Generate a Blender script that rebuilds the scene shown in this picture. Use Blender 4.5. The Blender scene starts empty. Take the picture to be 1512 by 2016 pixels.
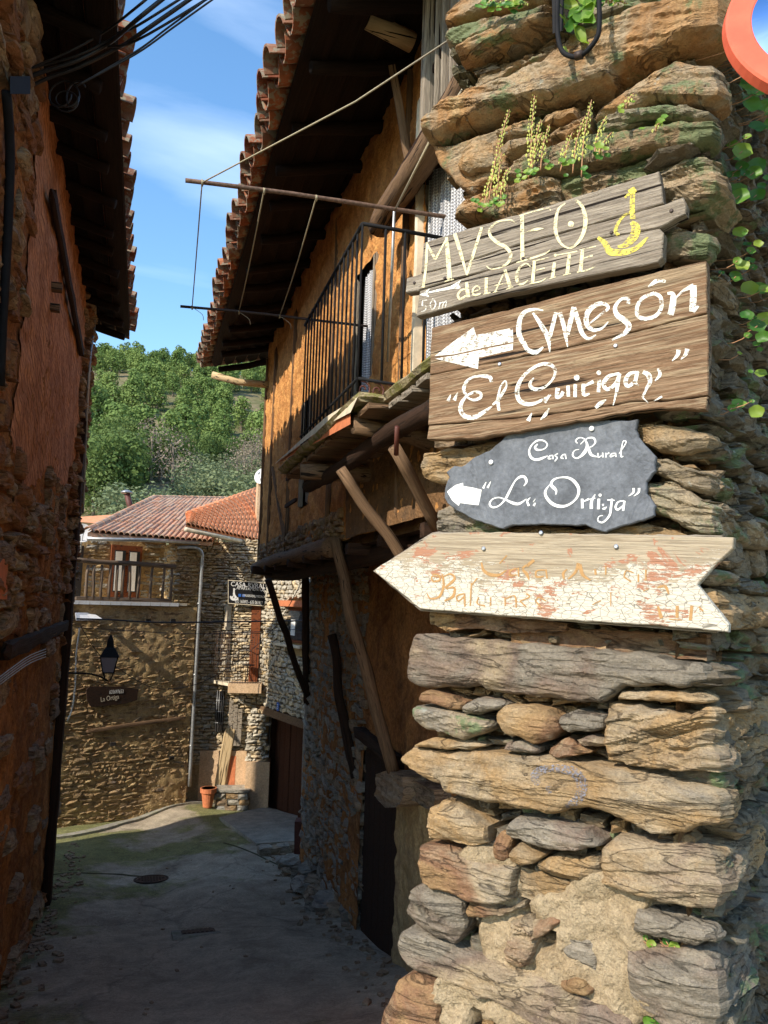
import bpy, bmesh, math, random
import numpy as np
from mathutils import Vector, Matrix
rnd = random.Random(7)
SC = bpy.context.scene
COL = SC.collection
# ---------------------------------------------------------------- camera
# world: X across the alley (right), Y along the alley (away), Z up; the camera stands at the origin, eye height above the road
FPX, PW, PH = 1514.0, 1512.0, 2016.0
YAW, PITCH, ROLL = math.radians(17.2), math.radians(6.95), math.radians(1.6)
_f = Vector((math.cos(PITCH)*math.sin(YAW), math.cos(PITCH)*math.cos(YAW), math.sin(PITCH)))
_r0 = Vector((math.cos(YAW), -math.sin(YAW), 0)); _u0 = _r0.cross(_f)
_r = math.cos(ROLL)*_r0 + math.sin(ROLL)*_u0
_u = math.cos(ROLL)*_u0 - math.sin(ROLL)*_r0
cam = bpy.data.cameras.new('camera'); camo = bpy.data.objects.new('camera', cam); COL.objects.link(camo)
camo.matrix_world = Matrix(((_r.x,_u.x,-_f.x,0),(_r.y,_u.y,-_f.y,0),(_r.z,_u.z,-_f.z,0),(0,0,0,1)))
cam.sensor_fit = 'VERTICAL'; cam.sensor_height = 36; cam.lens = FPX/PH*36
cam.clip_start = 0.05; cam.clip_end = 3000
SC.camera = camo
# ---------------------------------------------------------------- sky, sun, exposure
SUN_AZ, SUN_EL = math.radians(61), math.radians(35)     # azimuth: from behind (-Y) round towards the left (-X)
SUN = Vector((-math.sin(SUN_AZ)*math.cos(SUN_EL), -math.cos(SUN_AZ)*math.cos(SUN_EL), math.sin(SUN_EL)))
W = bpy.data.worlds.new('World'); SC.world = W; W.use_nodes = True
nt = W.node_tree; nt.nodes.clear()
wo = nt.nodes.new('ShaderNodeOutputWorld'); bg = nt.nodes.new('ShaderNodeBackground')
sky = nt.nodes.new('ShaderNodeTexSky'); sky.sky_type = 'NISHITA'; sky.sun_disc = False
sky.sun_elevation = SUN_EL; sky.sun_rotation = math.atan2(SUN.x, SUN.y); sky.altitude = 100
sky.air_density = 1.25; sky.dust_density = 0.3; sky.ozone_density = 1.6
tc = nt.nodes.new('ShaderNodeTexCoord')
mp = nt.nodes.new('ShaderNodeMapping'); mp.inputs['Rotation'].default_value = (0.25, 0.5, 0.35); mp.inputs['Scale'].default_value = (1.2, 3.4, 5.5); mp.inputs['Location'].default_value = (0.35, 0.9, 0.3)
nz = nt.nodes.new('ShaderNodeTexNoise'); nz.inputs['Scale'].default_value = 1.5; nz.inputs['Detail'].default_value = 7; nz.inputs['Distortion'].default_value = 0.7
cr = nt.nodes.new('ShaderNodeValToRGB'); cr.color_ramp.elements[0].position = 0.50; cr.color_ramp.elements[1].position = 0.95
cr.color_ramp.elements[1].color = (0.28,0.28,0.28,1)
mxs = nt.nodes.new('ShaderNodeMixRGB'); mxs.inputs[2].default_value = (8.5, 9.3, 10.5, 1)
sat = nt.nodes.new('ShaderNodeHueSaturation'); sat.inputs['Saturation'].default_value = 1.22
nt.links.new(tc.outputs['Generated'], mp.inputs[0]); nt.links.new(mp.outputs[0], nz.inputs['Vector']); nt.links.new(nz.outputs[0], cr.inputs[0])
nt.links.new(sky.outputs[0], sat.inputs['Color']); nt.links.new(sat.outputs[0], mxs.inputs[1]); nt.links.new(cr.outputs[0], mxs.inputs[0])
nt.links.new(mxs.outputs[0], bg.inputs[0]); bg.inputs[1].default_value = 0.15; nt.links.new(bg.outputs[0], wo.inputs[0])
sl = bpy.data.lights.new('sun', 'SUN'); sl.energy = 3.2; sl.angle = math.radians(0.5); sl.color = (1.0, 0.90, 0.77)
so = bpy.data.objects.new('sun', sl); COL.objects.link(so); so.rotation_euler = SUN.to_track_quat('Z', 'Y').to_euler(); so.location = (-20, -20, 30)
SC.view_settings.view_transform = 'Standard'; SC.view_settings.look = 'None'
SC.view_settings.exposure = 1.0; SC.view_settings.gamma = 1; SC.view_settings.use_curve_mapping = False
SC.render.engine = 'CYCLES'; SC.cycles.max_bounces = 6; SC.cycles.diffuse_bounces = 4; SC.cycles.transparent_max_bounces = 12

# ---------------------------------------------------------------- helpers: rays, noise, meshes
def ray(px, py): return _f + _r*((px-PW/2)/FPX) - _u*((py-PH/2)/FPX)
def P(px, py, d): return ray(px, py)*d
def hit(px, py, p0, n):
    r = ray(px, py); return r*(p0.dot(n)/r.dot(n))
def onX(px, py, x): r = ray(px, py); return r*(x/r.x)
def onY(px, py, y): r = ray(px, py); return r*(y/r.y)
def gz(y):
    if y < 0: return -1.6 - 0.03*y
    if y < 6.5: return -1.6 - 0.2*y
    if y < 8.5: t = (y-6.5)/2; return -2.9 - 0.31*t
    return -3.21 - 0.072*(y-8.5) if y < 15 else -3.678
def onG(px, py):
    r = ray(px, py); lo, hi = 1.0, 60.0
    for _ in range(50):
        m = (lo+hi)/2; p = r*m
        if p.z > gz(p.y): lo = m
        else: hi = m
    return r*hi
def _h(ix, iy, iz, s):
    n = (ix*374761393 + iy*668265263 + iz*2147483647 + s*1274126177) & 0xffffffff
    n = ((n ^ (n >> 13))*1274126177) & 0xffffffff
    n = n ^ (n >> 16)
    return (n & 0xffff)/32767.5 - 1.0
def vn(p, s=0):
    p = np.asarray(p, dtype=float); i = np.floor(p).astype(np.int64); f = p-i; f = f*f*(3-2*f)
    r = 0
    for dx in (0,1):
        for dy in (0,1):
            for dz in (0,1):
                w = (f[:,0] if dx else 1-f[:,0])*(f[:,1] if dy else 1-f[:,1])*(f[:,2] if dz else 1-f[:,2])
                r = r + w*_h(i[:,0]+dx, i[:,1]+dy, i[:,2]+dz, s)
    return r
def fbm(p, o=4, s=0, gain=.5):
    p = np.asarray(p, dtype=float); a, r = 1.0, 0
    for k in range(o): r = r + a*vn(p*(2.03**k), s+k*17); a *= gain
    return r
WL = {}
def setp(o, label=None, cat=None, group=None, kind=None):
    if label: o['label'] = label
    if cat: o['category'] = cat
    if group: o['group'] = group
    if kind: o['kind'] = kind
    return o
def thing(name, loc, label, cat, group=None, kind=None):
    o = bpy.data.objects.new(name, None); COL.objects.link(o); o.empty_display_size = .1
    o.matrix_basis = Matrix.Translation(loc); WL[o.name] = Vector(loc)
    return setp(o, label, cat, group, kind)
def put(name, me, M, parent=None, **k):
    o = bpy.data.objects.new(name, me); COL.objects.link(o)
    if parent is not None: o.parent = parent; M = Matrix.Translation(-WL[parent.name]) @ M
    o.matrix_basis = M; WL[o.name] = Vector((WL[parent.name] if parent is not None else Vector((0,0,0)))) + M.translation
    return setp(o, **k)
def mk(name, V, F, mat, parent=None, smooth=False, frame=None, **k):
    """mesh from world coordinates; frame = optional 4x4 local frame"""
    V = np.asarray([tuple(v) for v in V] if not isinstance(V, np.ndarray) else V, dtype=float)
    if frame is None: frame = Matrix.Translation(Vector(V.mean(axis=0)))
    Mi = np.array(frame.inverted()); L = V @ Mi[:3,:3].T + Mi[:3,3]
    me = bpy.data.meshes.new(name); me.from_pydata(L.tolist(), [], F if isinstance(F, list) else F.tolist())
    if isinstance(mat, (list, tuple)):
        for m in mat: me.materials.append(m)
    else: me.materials.append(mat)
    if smooth: me.polygons.foreach_set('use_smooth', [True]*len(me.polygons))
    me.update()
    return put(name, me, frame, parent, **k)
def merge(parts):
    V, F, n = [], [], 0
    for v, f in parts:
        V += [tuple(q) for q in v]; F += [[i+n for i in q] for q in f]; n += len(v)
    return V, F
def fr(x, y, z, o): return Matrix(((x.x,y.x,z.x,o.x),(x.y,y.y,z.y,o.y),(x.z,y.z,z.z,o.z),(0,0,0,1)))
def axes(d, up=Vector((0,0,1))):
    x = d.normalized(); y = up.cross(x)
    if y.length < 1e-4: y = Vector((0,1,0)).cross(x)
    y.normalize(); return x, y, x.cross(y)
BOXF = [[0,1,3,2],[4,6,7,5],[0,4,5,1],[2,3,7,6],[0,2,6,4],[1,5,7,3]]
def boxvf(lo, hi):
    return [Vector((x,y,z)) for x in (lo[0],hi[0]) for y in (lo[1],hi[1]) for z in (lo[2],hi[2])], BOXF
def gridbox(L, Wd, H, nx, nw, nh, rough=0., seed=0, bev=0.):
    """box centred at 0 with grid faces and noise, local coords, length on x"""
    V, F, idx = [], [], {}
    def vi(i,j,k):
        if (i,j,k) not in idx:
            idx[(i,j,k)] = len(V); x, y, z = i/nx-.5, j/nw-.5, k/nh-.5
            e = sum((i in (0,nx), j in (0,nw), k in (0,nh)))
            q = 1 - (bev if e >= 2 else 0)
            V.append((x*L*(1-bev*.3*(e>=2)), y*Wd*q, z*H*q))
        return idx[(i,j,k)]
    for i in range(nx):
        for j in range(nw):
            F.append([vi(i,j,0),vi(i,j+1,0),vi(i+1,j+1,0),vi(i+1,j,0)]); F.append([vi(i,j,nh),vi(i+1,j,nh),vi(i+1,j+1,nh),vi(i,j+1,nh)])
    for i in range(nx):
        for k in range(nh):
            F.append([vi(i,0,k),vi(i+1,0,k),vi(i+1,0,k+1),vi(i,0,k+1)]); F.append([vi(i,nw,k),vi(i,nw,k+1),vi(i+1,nw,k+1),vi(i+1,nw,k)])
    for j in range(nw):
        for k in range(nh):
            F.append([vi(0,j,k),vi(0,j,k+1),vi(0,j+1,k+1),vi(0,j+1,k)]); F.append([vi(nx,j,k),vi(nx,j+1,k),vi(nx,j+1,k+1),vi(nx,j,k+1)])
    V = np.array(V)
    if rough:
        q = V*np.array([3.,9.,9.]) + seed*7.3
        V = V + np.stack([fbm(q+5,3), fbm(q+31,3), fbm(q+77,3)],1)*rough
    return V, F
def beam(name, p0, p1, w, h, mat, parent=None, rough=.004, n=None, up=Vector((0,0,1)), bev=.15, **k):
    d = Vector(p1)-Vector(p0); L = d.length; x, y, z = axes(d, up); n = n or max(2, min(24, int(L/.12)))
    V, F = gridbox(L, w, h, n, 2, 2, rough, rnd.random()*50, bev)
    M = fr(x, y, z, (Vector(p0)+Vector(p1))/2); A = np.array(M); V = V @ A[:3,:3].T + A[:3,3]
    return mk(name, V, F, mat, parent, frame=M, **k)
def tubevf(pts, r, seg=8, rough=0, cap=True):
    pts = [Vector(p) for p in pts]; n = len(pts); V, F = [], []
    rs = r if isinstance(r, (list, tuple)) else [r]*n
    t = (pts[1]-pts[0]).normalized(); a = t.orthogonal().normalized()
    for i, p in enumerate(pts):
        t = (pts[min(i+1,n-1)]-pts[max(i-1,0)]).normalized(); a = (a-t*a.dot(t)).normalized(); b = t.cross(a)
        for k in range(seg):
            th = 2*math.pi*k/seg; rr = rs[i]*(1+(rough*rnd.uniform(-1,1) if rough else 0))
            V.append(p+(a*math.cos(th)+b*math.sin(th))*rr)
    for i in range(n-1):
        for k in range(seg): F.append([i*seg+k, i*seg+(k+1)%seg, (i+1)*seg+(k+1)%seg, (i+1)*seg+k])
    if cap: F.append(list(range(seg))[::-1]); F.append([(n-1)*seg+k for k in range(seg)])
    return V, F
def tube(name, pts, r, mat, parent=None, seg=8, rough=0, smooth=True, **k):
    V, F = tubevf(pts, r, seg, rough); return mk(name, V, F, mat, parent, smooth=smooth, **k)
def log(name, p0, p1, r0, r1, mat, parent=None, bend=.02, **k):
    p0, p1 = Vector(p0), Vector(p1); n = max(5, int((p1-p0).length/.1)); x, y, z = axes(p1-p0); s = rnd.random()*40
    t = np.linspace(0,1,n); q = np.stack([t*3+s, t*0, t*0],1); b1, b2 = fbm(q,2), fbm(q+9,2)
    pts = [p0.lerp(p1, t[i]) + y*b1[i]*bend + z*b2[i]*bend for i in range(n)]
    V, F = tubevf(pts, [r0+(r1-r0)*a for a in t], 10, .07)
    return mk(name, V, F, mat, parent, smooth=True, frame=fr(x,y,z,(p0+p1)/2), **k)
def smooth_line(pts, k=4):
    pts = [Vector(p) for p in pts]
    if len(pts) < 3: return pts
    out = []; n = len(pts)
    for i in range(n-1):
        a, b, c, d = pts[max(i-1,0)], pts[i], pts[i+1], pts[min(i+2,n-1)]
        for j in range(k):
            t = j/k; out.append(.5*((2*b)+(c-a)*t+(2*a-5*b+4*c-d)*t*t+(3*b-a-3*c+d)*t**3))
    return out+[pts[-1]]

# ---------------------------------------------------------------- materials
class MT:
    def __init__(s, name):
        s.m = bpy.data.materials.new(name); s.m.use_nodes = True; s.t = s.m.node_tree; s.t.nodes.clear()
        s.o = s.t.nodes.new('ShaderNodeOutputMaterial')
    def n(s, typ, ins=None, **props):
        nd = s.t.nodes.new('ShaderNode'+typ)
        for a, b in props.items(): setattr(nd, a, b)
        for a, b in (ins or {}).items():
            if isinstance(b, bpy.types.NodeSocket): s.t.links.new(b, nd.inputs[a])
            else: nd.inputs[a].default_value = b
        return nd
    def coord(s, world=False, scale=(1,1,1), objrand=False, rot=(0,0,0)):
        c = s.n('NewGeometry').outputs['Position'] if world else s.n('TexCoord').outputs['Object']
        if objrand:
            r = s.n('ObjectInfo').outputs['Random']; v = s.n('VectorMath', {0: (37.,19.,53.)}, operation='SCALE'); s.t.links.new(r, v.inputs['Scale'])
            c = s.n('VectorMath', {0: c, 1: v.outputs[0]}, operation='ADD').outputs[0]
        return s.n('Mapping', {'Vector': c, 'Scale': scale, 'Rotation': rot}).outputs[0]
    def noise(s, v, scale, detail=5, rough=.55, dist=0., out=0):
        return s.n('TexNoise', {'Vector': v, 'Scale': scale, 'Detail': detail, 'Roughness': rough, 'Distortion': dist}).outputs[out]
    def ramp(s, f, stops, interp='LINEAR'):
        nd = s.n('ValToRGB', {0: f}); e = nd.color_ramp.elements; nd.color_ramp.interpolation = interp
        e.remove(e[1]); e[0].position = stops[0][0]
        for i, (p, c) in enumerate(stops):
            el = e[0] if i == 0 else e.new(p); el.color = (c, c, c, 1) if isinstance(c, (int, float)) else (*c, 1)
        return nd.outputs[0]
    def mix(s, f, a, b, mode='MIX'):
        nd = s.n('MixRGB', blend_type=mode)
        for i, q in enumerate((f, a, b)):
            if isinstance(q, bpy.types.NodeSocket): s.t.links.new(q, nd.inputs[i])
            else: nd.inputs[i].default_value = q if i == 0 else (*q, 1)
        return nd.outputs[0]
    def math(s, op, a, b=0., clamp=False): return s.n('Math', {0: a, 1: b}, operation=op, use_clamp=clamp).outputs[0]
    def bump(s, hgt, strength, dist, prev=None):
        nd = s.n('Bump', {'Height': hgt, 'Strength': strength, 'Distance': dist})
        if prev is not None: s.t.links.new(prev, nd.inputs['Normal'])
        return nd.outputs[0]
    def done(s, col, rough=.85, nrm=None, spec=.3, metal=0., alpha=None, extra=None):
        ins = {'Base Color': col if isinstance(col, bpy.types.NodeSocket) else (*col, 1), 'Roughness': rough, 'Specular IOR Level': spec, 'Metallic': metal}
        ins.update(extra or {})
        b = s.n('BsdfPrincipled', ins)
        if nrm is not None: s.t.links.new(nrm, b.inputs['Normal'])
        sh = b.outputs[0]
        if alpha is not None:
            tr = s.n('BsdfTransparent'); sh = s.n('MixShader', {0: alpha, 1: tr.outputs[0], 2: sh}).outputs[0]
        s.t.links.new(sh, s.o.inputs[0]); return s.m
def spread(cols, lo=.3, hi=.7):
    n = len(cols); return [(lo+(hi-lo)*i/(n-1), c) for i, c in enumerate(cols)]
def stone_mat(name, cols, lichen=0., fine=70, strata=(12,12,42), bump=1., world=False, lcol=(.16,.22,.10), big=3.):
    m = MT(name); c = m.coord(world, objrand=not world); cs = m.coord(world, scale=tuple(a/12 for a in strata), objrand=not world)
    a = m.noise(c, big, 6, .6, .6); col = m.ramp(a, spread(cols, .3, .72))
    b = m.noise(cs, 12, 7, .65, .3); col = m.mix(.75, col, m.ramp(b, [(.25,.42),(.5,.95),(.75,1.35)]), 'MULTIPLY')
    f = m.noise(c, fine*2.2, 4, .7); col = m.mix(.55, col, m.ramp(f, [(.3,.6),(.6,1.1),(.75,1.5)]), 'MULTIPLY')
    r = m.n('ObjectInfo').outputs['Random']; col = m.mix(.5, col, m.ramp(r, [(0,.7),(.5,1.0),(1,1.25)]), 'MULTIPLY')
    ck = m.noise(m.coord(world, scale=tuple(q/12 for q in (strata[0]*.6, strata[1]*.6, strata[2]*.9)), objrand=not world), 5, 4, .55, .9); ck = m.ramp(ck, [(.470,1.),(.488,.16),(.493,.16),(.503,1.)]); col = m.mix(.6*min(1,bump), col, ck, 'MULTIPLY')
    if lichen:
        l = m.noise(c, 9, 6, .7); k = m.ramp(l, [(.62-lichen*.25, 0.), (.68-lichen*.25, .8)])
        col = m.mix(k, col, lcol)
        l2 = m.noise(c, 23, 5, .6); col = m.mix(m.ramp(l2, [(.66,0.),(.7,.6)]), col, (.45,.46,.38))
    n = m.bump(b, 1.*bump, .03); n = m.bump(ck, .9*bump, .012, n); n = m.bump(m.noise(cs, 40, 6, .7), .9*bump, .010, n); n = m.bump(f, .5*bump, .004, n)
    return m.done(col, m.ramp(f, [(.3,.95),(.7,.7)]), n, .25)
TAN, OCH, RUST, GREY, GRNG, PURP = (.42,.325,.205), (.42,.27,.125), (.26,.14,.075), (.29,.25,.19), (.27,.245,.165), (.25,.18,.13)
ST = [stone_mat('schist_tan', [GREY, TAN, OCH, TAN, PURP]), stone_mat('schist_rust', [TAN, OCH, RUST, TAN, GREY]),
      stone_mat('schist_grey', [TAN, GREY, (.30,.255,.19), PURP, TAN, OCH]), stone_mat('schist_mossy', [GRNG, TAN, GREY, OCH], lichen=.42)]
ST_UP = [stone_mat('schist_upper', [(.36,.2,.11), (.48,.29,.13), TAN, (.44,.24,.10), (.5,.33,.16), PURP], lichen=.22), stone_mat('schist_upper_green', [(.42,.27,.14), TAN, GRNG], lichen=.5)]
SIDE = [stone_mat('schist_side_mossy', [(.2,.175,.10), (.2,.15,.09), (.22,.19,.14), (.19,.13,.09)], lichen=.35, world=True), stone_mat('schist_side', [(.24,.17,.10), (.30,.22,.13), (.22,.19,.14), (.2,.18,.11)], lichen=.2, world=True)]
FARST = [stone_mat('far_stone_ochre', [(.40,.27,.12), (.5,.36,.18), (.36,.24,.13), (.46,.38,.24)], strata=(12,12,30), fine=20, world=True),
         stone_mat('far_stone_grey', [(.34,.33,.29), (.42,.38,.30), (.27,.27,.26)], strata=(12,12,30), fine=20, world=True),
         stone_mat('far_stone_brown', [(.27,.17,.09), (.38,.25,.12), (.24,.18,.13)], strata=(12,12,30), fine=20, world=True)]
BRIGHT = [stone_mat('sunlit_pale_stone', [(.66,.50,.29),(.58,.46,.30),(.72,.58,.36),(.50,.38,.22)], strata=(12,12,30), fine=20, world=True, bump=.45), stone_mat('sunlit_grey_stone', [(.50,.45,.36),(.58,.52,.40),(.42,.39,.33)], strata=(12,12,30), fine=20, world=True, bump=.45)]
def mortar_mat(name, cols, lumps=40, b=1.):
    m = MT(name); c = m.coord(True); a = m.noise(c, 6, 6, .6); col = m.ramp(a, spread(cols))
    f = m.noise(c, lumps*3, 6, .75); col = m.mix(.7, col, m.ramp(f, [(.3,.45),(.55,1.),(.75,1.35)]), 'MULTIPLY')
    v = m.n('TexVoronoi', {'Vector': c, 'Scale': float(lumps)*2.2}).outputs[0]
    n = m.bump(f, .9*b, .01); n = m.bump(v, .15*b, .004, n); n = m.bump(m.noise(c, lumps, 5), .8*b, .03, n)
    return m.done(col, .95, n, .15)
M_MORT = mortar_mat('sandy_mortar', [(.36,.27,.155),(.50,.39,.245),(.40,.29,.165)])
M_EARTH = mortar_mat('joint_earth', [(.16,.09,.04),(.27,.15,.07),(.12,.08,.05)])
M_FARMORT = mortar_mat('far_mortar', [(.38,.25,.11),(.5,.35,.17),(.3,.19,.1)], 14)
M_PLAST = mortar_mat('earth_plaster_orange', [(.56,.24,.07),(.74,.37,.12),(.50,.22,.07),(.68,.33,.10)], 22, 1.1)
M_BEIGE = mortar_mat('beige_render', [(.56,.38,.22),(.64,.45,.28)], 12, .3)
def wood_mat(name, cols, scale=1., dark=.5, bump=1., crack=True):
    m = MT(name); c = m.coord(False, (1.2*scale, 26*scale, 26*scale), objrand=True); g = m.noise(c, 2.2, 7, .65, 1.2)
    col = m.ramp(g, spread(cols)); f = m.noise(m.coord(False, (3*scale, 90*scale, 90*scale), objrand=True), 2.5, 6, .7, .8)
    col = m.mix(.75, col, m.ramp(f, [(.32,dark),(.55,1.),(.7,1.25)]), 'MULTIPLY')
    n = m.bump(f, 1.*bump, .004); n = m.bump(g, .6*bump, .006, n)
    if crack:
        k = m.noise(m.coord(False, (1.*scale, 45*scale, 45*scale), objrand=True), 1.7, 3, .5, .6); kk = m.ramp(k, [(.36,0.),(.385,1.)])
        col = m.mix(kk, (.02,.014,.01), col); n = m.bump(kk, .8*bump, .004, n)
    return m.done(col, .85, n, .2)
W_GREY = wood_mat('weathered_grey_wood', [(.16,.125,.09),(.38,.325,.25),(.25,.205,.155),(.40,.35,.28)], .9, .4, 1.4)
W_BROWN = wood_mat('weathered_brown_wood', [(.11,.06,.03),(.33,.22,.13),(.19,.105,.055),(.38,.28,.17),(.24,.15,.08)], .9, .38, 1.4)
W_DARK = wood_mat('old_dark_wood', [(.024,.013,.008),(.045,.023,.013),(.014,.009,.006)], .5)
W_GAR = wood_mat('dark_garage_wood', [(.055,.02,.010),(.09,.035,.017)], .6, .6)
W_SHADE = wood_mat('shade_dark_eave_wood', [(.010,.006,.004),(.020,.011,.007),(.006,.004,.003)], .5)  # near-black copy of the old wood; deep eave shade put into its colour
W_BEAM = wood_mat('old_beam_wood', [(.11,.065,.036),(.22,.135,.075),(.08,.05,.03)], .6)
W_PALE = wood_mat('pale_board_wood', [(.5,.36,.19),(.62,.47,.27)], .6, .75)
W_RED = wood_mat('varnished_red_wood', [(.16,.045,.018),(.22,.07,.025)], .6, .7)
W_RAIL = wood_mat('grey_brown_rail_wood', [(.12,.085,.06),(.2,.145,.1)], .6)
def plain(name, col, rough=.6, metal=0., spec=.4, var=.25, sc=20, extra=None):
    m = MT(name); c = m.coord(False); f = m.noise(c, sc, 5, .6)
    cc = m.mix(1., col, m.ramp(f, [(.3,1-var),(.7,1+var)]), 'MULTIPLY')
    return m.done(cc, rough, m.bump(f, .15, .003), spec, metal, extra=extra)
M_BLACK = plain('black_iron', (.012,.012,.013), .75, spec=.15); M_IRON = plain('dark_rusty_iron', (.045,.03,.024), .6, .3)
M_RUSTY = plain('rusty_rod', (.16,.10,.07), .7, .3, var=.5, sc=60); M_CABLE = plain('black_cable', (.015,.015,.018), .45)
M_WHITE = plain('white_paint', (.75,.74,.7), .5, var=.1); M_ZINC = plain('zinc_metal', (.35,.36,.36), .4, .6)
M_ROPE = plain('twine', (.38,.33,.22), .9, sc=120); M_SCREW = plain('steel_screw', (.4,.4,.42), .35, .9)
M_RED = plain('red_orange_rim', (.66,.12,.06), .65, var=.2, sc=14); M_SHADOWIN = plain('dark_interior', (.02,.016,.013), .9)
M_TERRA = plain('terracotta', (.52,.17,.07), .8, var=.2)
M_CREAM = plain('cream_board', (.60,.52,.38), .8, var=.3, sc=9); M_DARKRED = plain('dark_red_iron', (.10,.03,.02), .6)
m = MT('round_mirror_face'); M_MIRROR = m.done((.5,.64,.85), .03, None, .5, 1.)
m = MT('window_glass'); M_GLASS = m.done((.03,.035,.04), .08, None, .6)
def tile_mat(name, cols, lich=.0):
    m = MT(name); c = m.coord(False, objrand=True); col = m.ramp(m.n('ObjectInfo').outputs['Random'], spread(cols, 0, 1))
    a = m.noise(c, 14, 6, .7); col = m.mix(.8, col, m.ramp(a, [(.3,.5),(.6,1.05),(.8,1.3)]), 'MULTIPLY')
    if lich: col = m.mix(m.ramp(m.noise(c, 22, 5), [(.6-.1*lich,0.),(.66-.1*lich,.8)]), col, (.30,.28,.2))
    return m.done(col, .9, m.bump(a, .4, .006), .2)
M_TILE = tile_mat('old_roof_tile', [(.26,.085,.045),(.38,.14,.065),(.30,.16,.10),(.22,.10,.06)], 1.)
M_TILE2 = tile_mat('aged_far_tile', [(.56,.29,.17),(.60,.39,.26),(.46,.25,.16),(.66,.33,.19)], .6)
M_TILE3 = tile_mat('new_orange_tile', [(.72,.27,.12),(.78,.32,.15),(.68,.28,.13)])

# paint for lettering: chips away along the wood grain
def paint(name, col, chip=.5, grain=(6,60,60), rough=.7, chipscale=3.):
    m = MT(name); c = m.coord(True, grain); f = m.noise(m.coord(True), 90*chipscale/3, 6, .7); g = m.noise(m.coord(True, (20,20,160)), chipscale, 5, .7)
    al = m.ramp(m.math('ADD', m.math('MULTIPLY', f, .5), m.math('MULTIPLY', g, .5)), [(chip-.045, 0.), (chip+.03, 1.)])
    cc = m.mix(.6, col, m.ramp(f, [(.3,.75),(.7,1.1)]), 'MULTIPLY')
    return m.done(cc, rough, None, .25, alpha=al)
# ================================================================ NEAR STONE HOUSE: the corner that carries the signs
f0 = Vector((math.sin(YAW), math.cos(YAW), 0))
def hdir(deg): a = math.radians(deg); return (_r0*math.sin(a) + f0*math.cos(a)).normalized()
from mathutils.geometry import tessellate_polygon
FD = hdir(-55.0); FN = Vector((FD.y, -FD.x, 0))*1.0       # along the front face (away to the left) and its outward normal
if FN.dot(f0) > 0: FN = -FN
RD = hdir(39.0); RN = Vector((RD.y, -RD.x, 0))
if RN.dot(f0) > 0: RN = -RN
PC = P(1392, 1205, 1.62); PC.z = 0
_rn, _un, _fn = np.array(_r), np.array(_u), np.array(_f)
def hitv(px, py, p0, n):
    d = _fn[None] + _rn[None]*((px-PW/2)/FPX)[:,None] - _un[None]*((py-PH/2)/FPX)[:,None]
    nn = np.array(n); return d*(np.dot(np.array(p0), nn)/(d@nn))[:,None]
def polyline(pts, t):
    pts = np.array(pts, float); d = np.r_[0, np.cumsum(np.hypot(*(pts[1:]-pts[:-1]).T))]; d /= d[-1]
    return np.stack([np.interp(t, d, pts[:,0]), np.interp(t, d, pts[:,1])], 1)
NST = [0]
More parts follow.
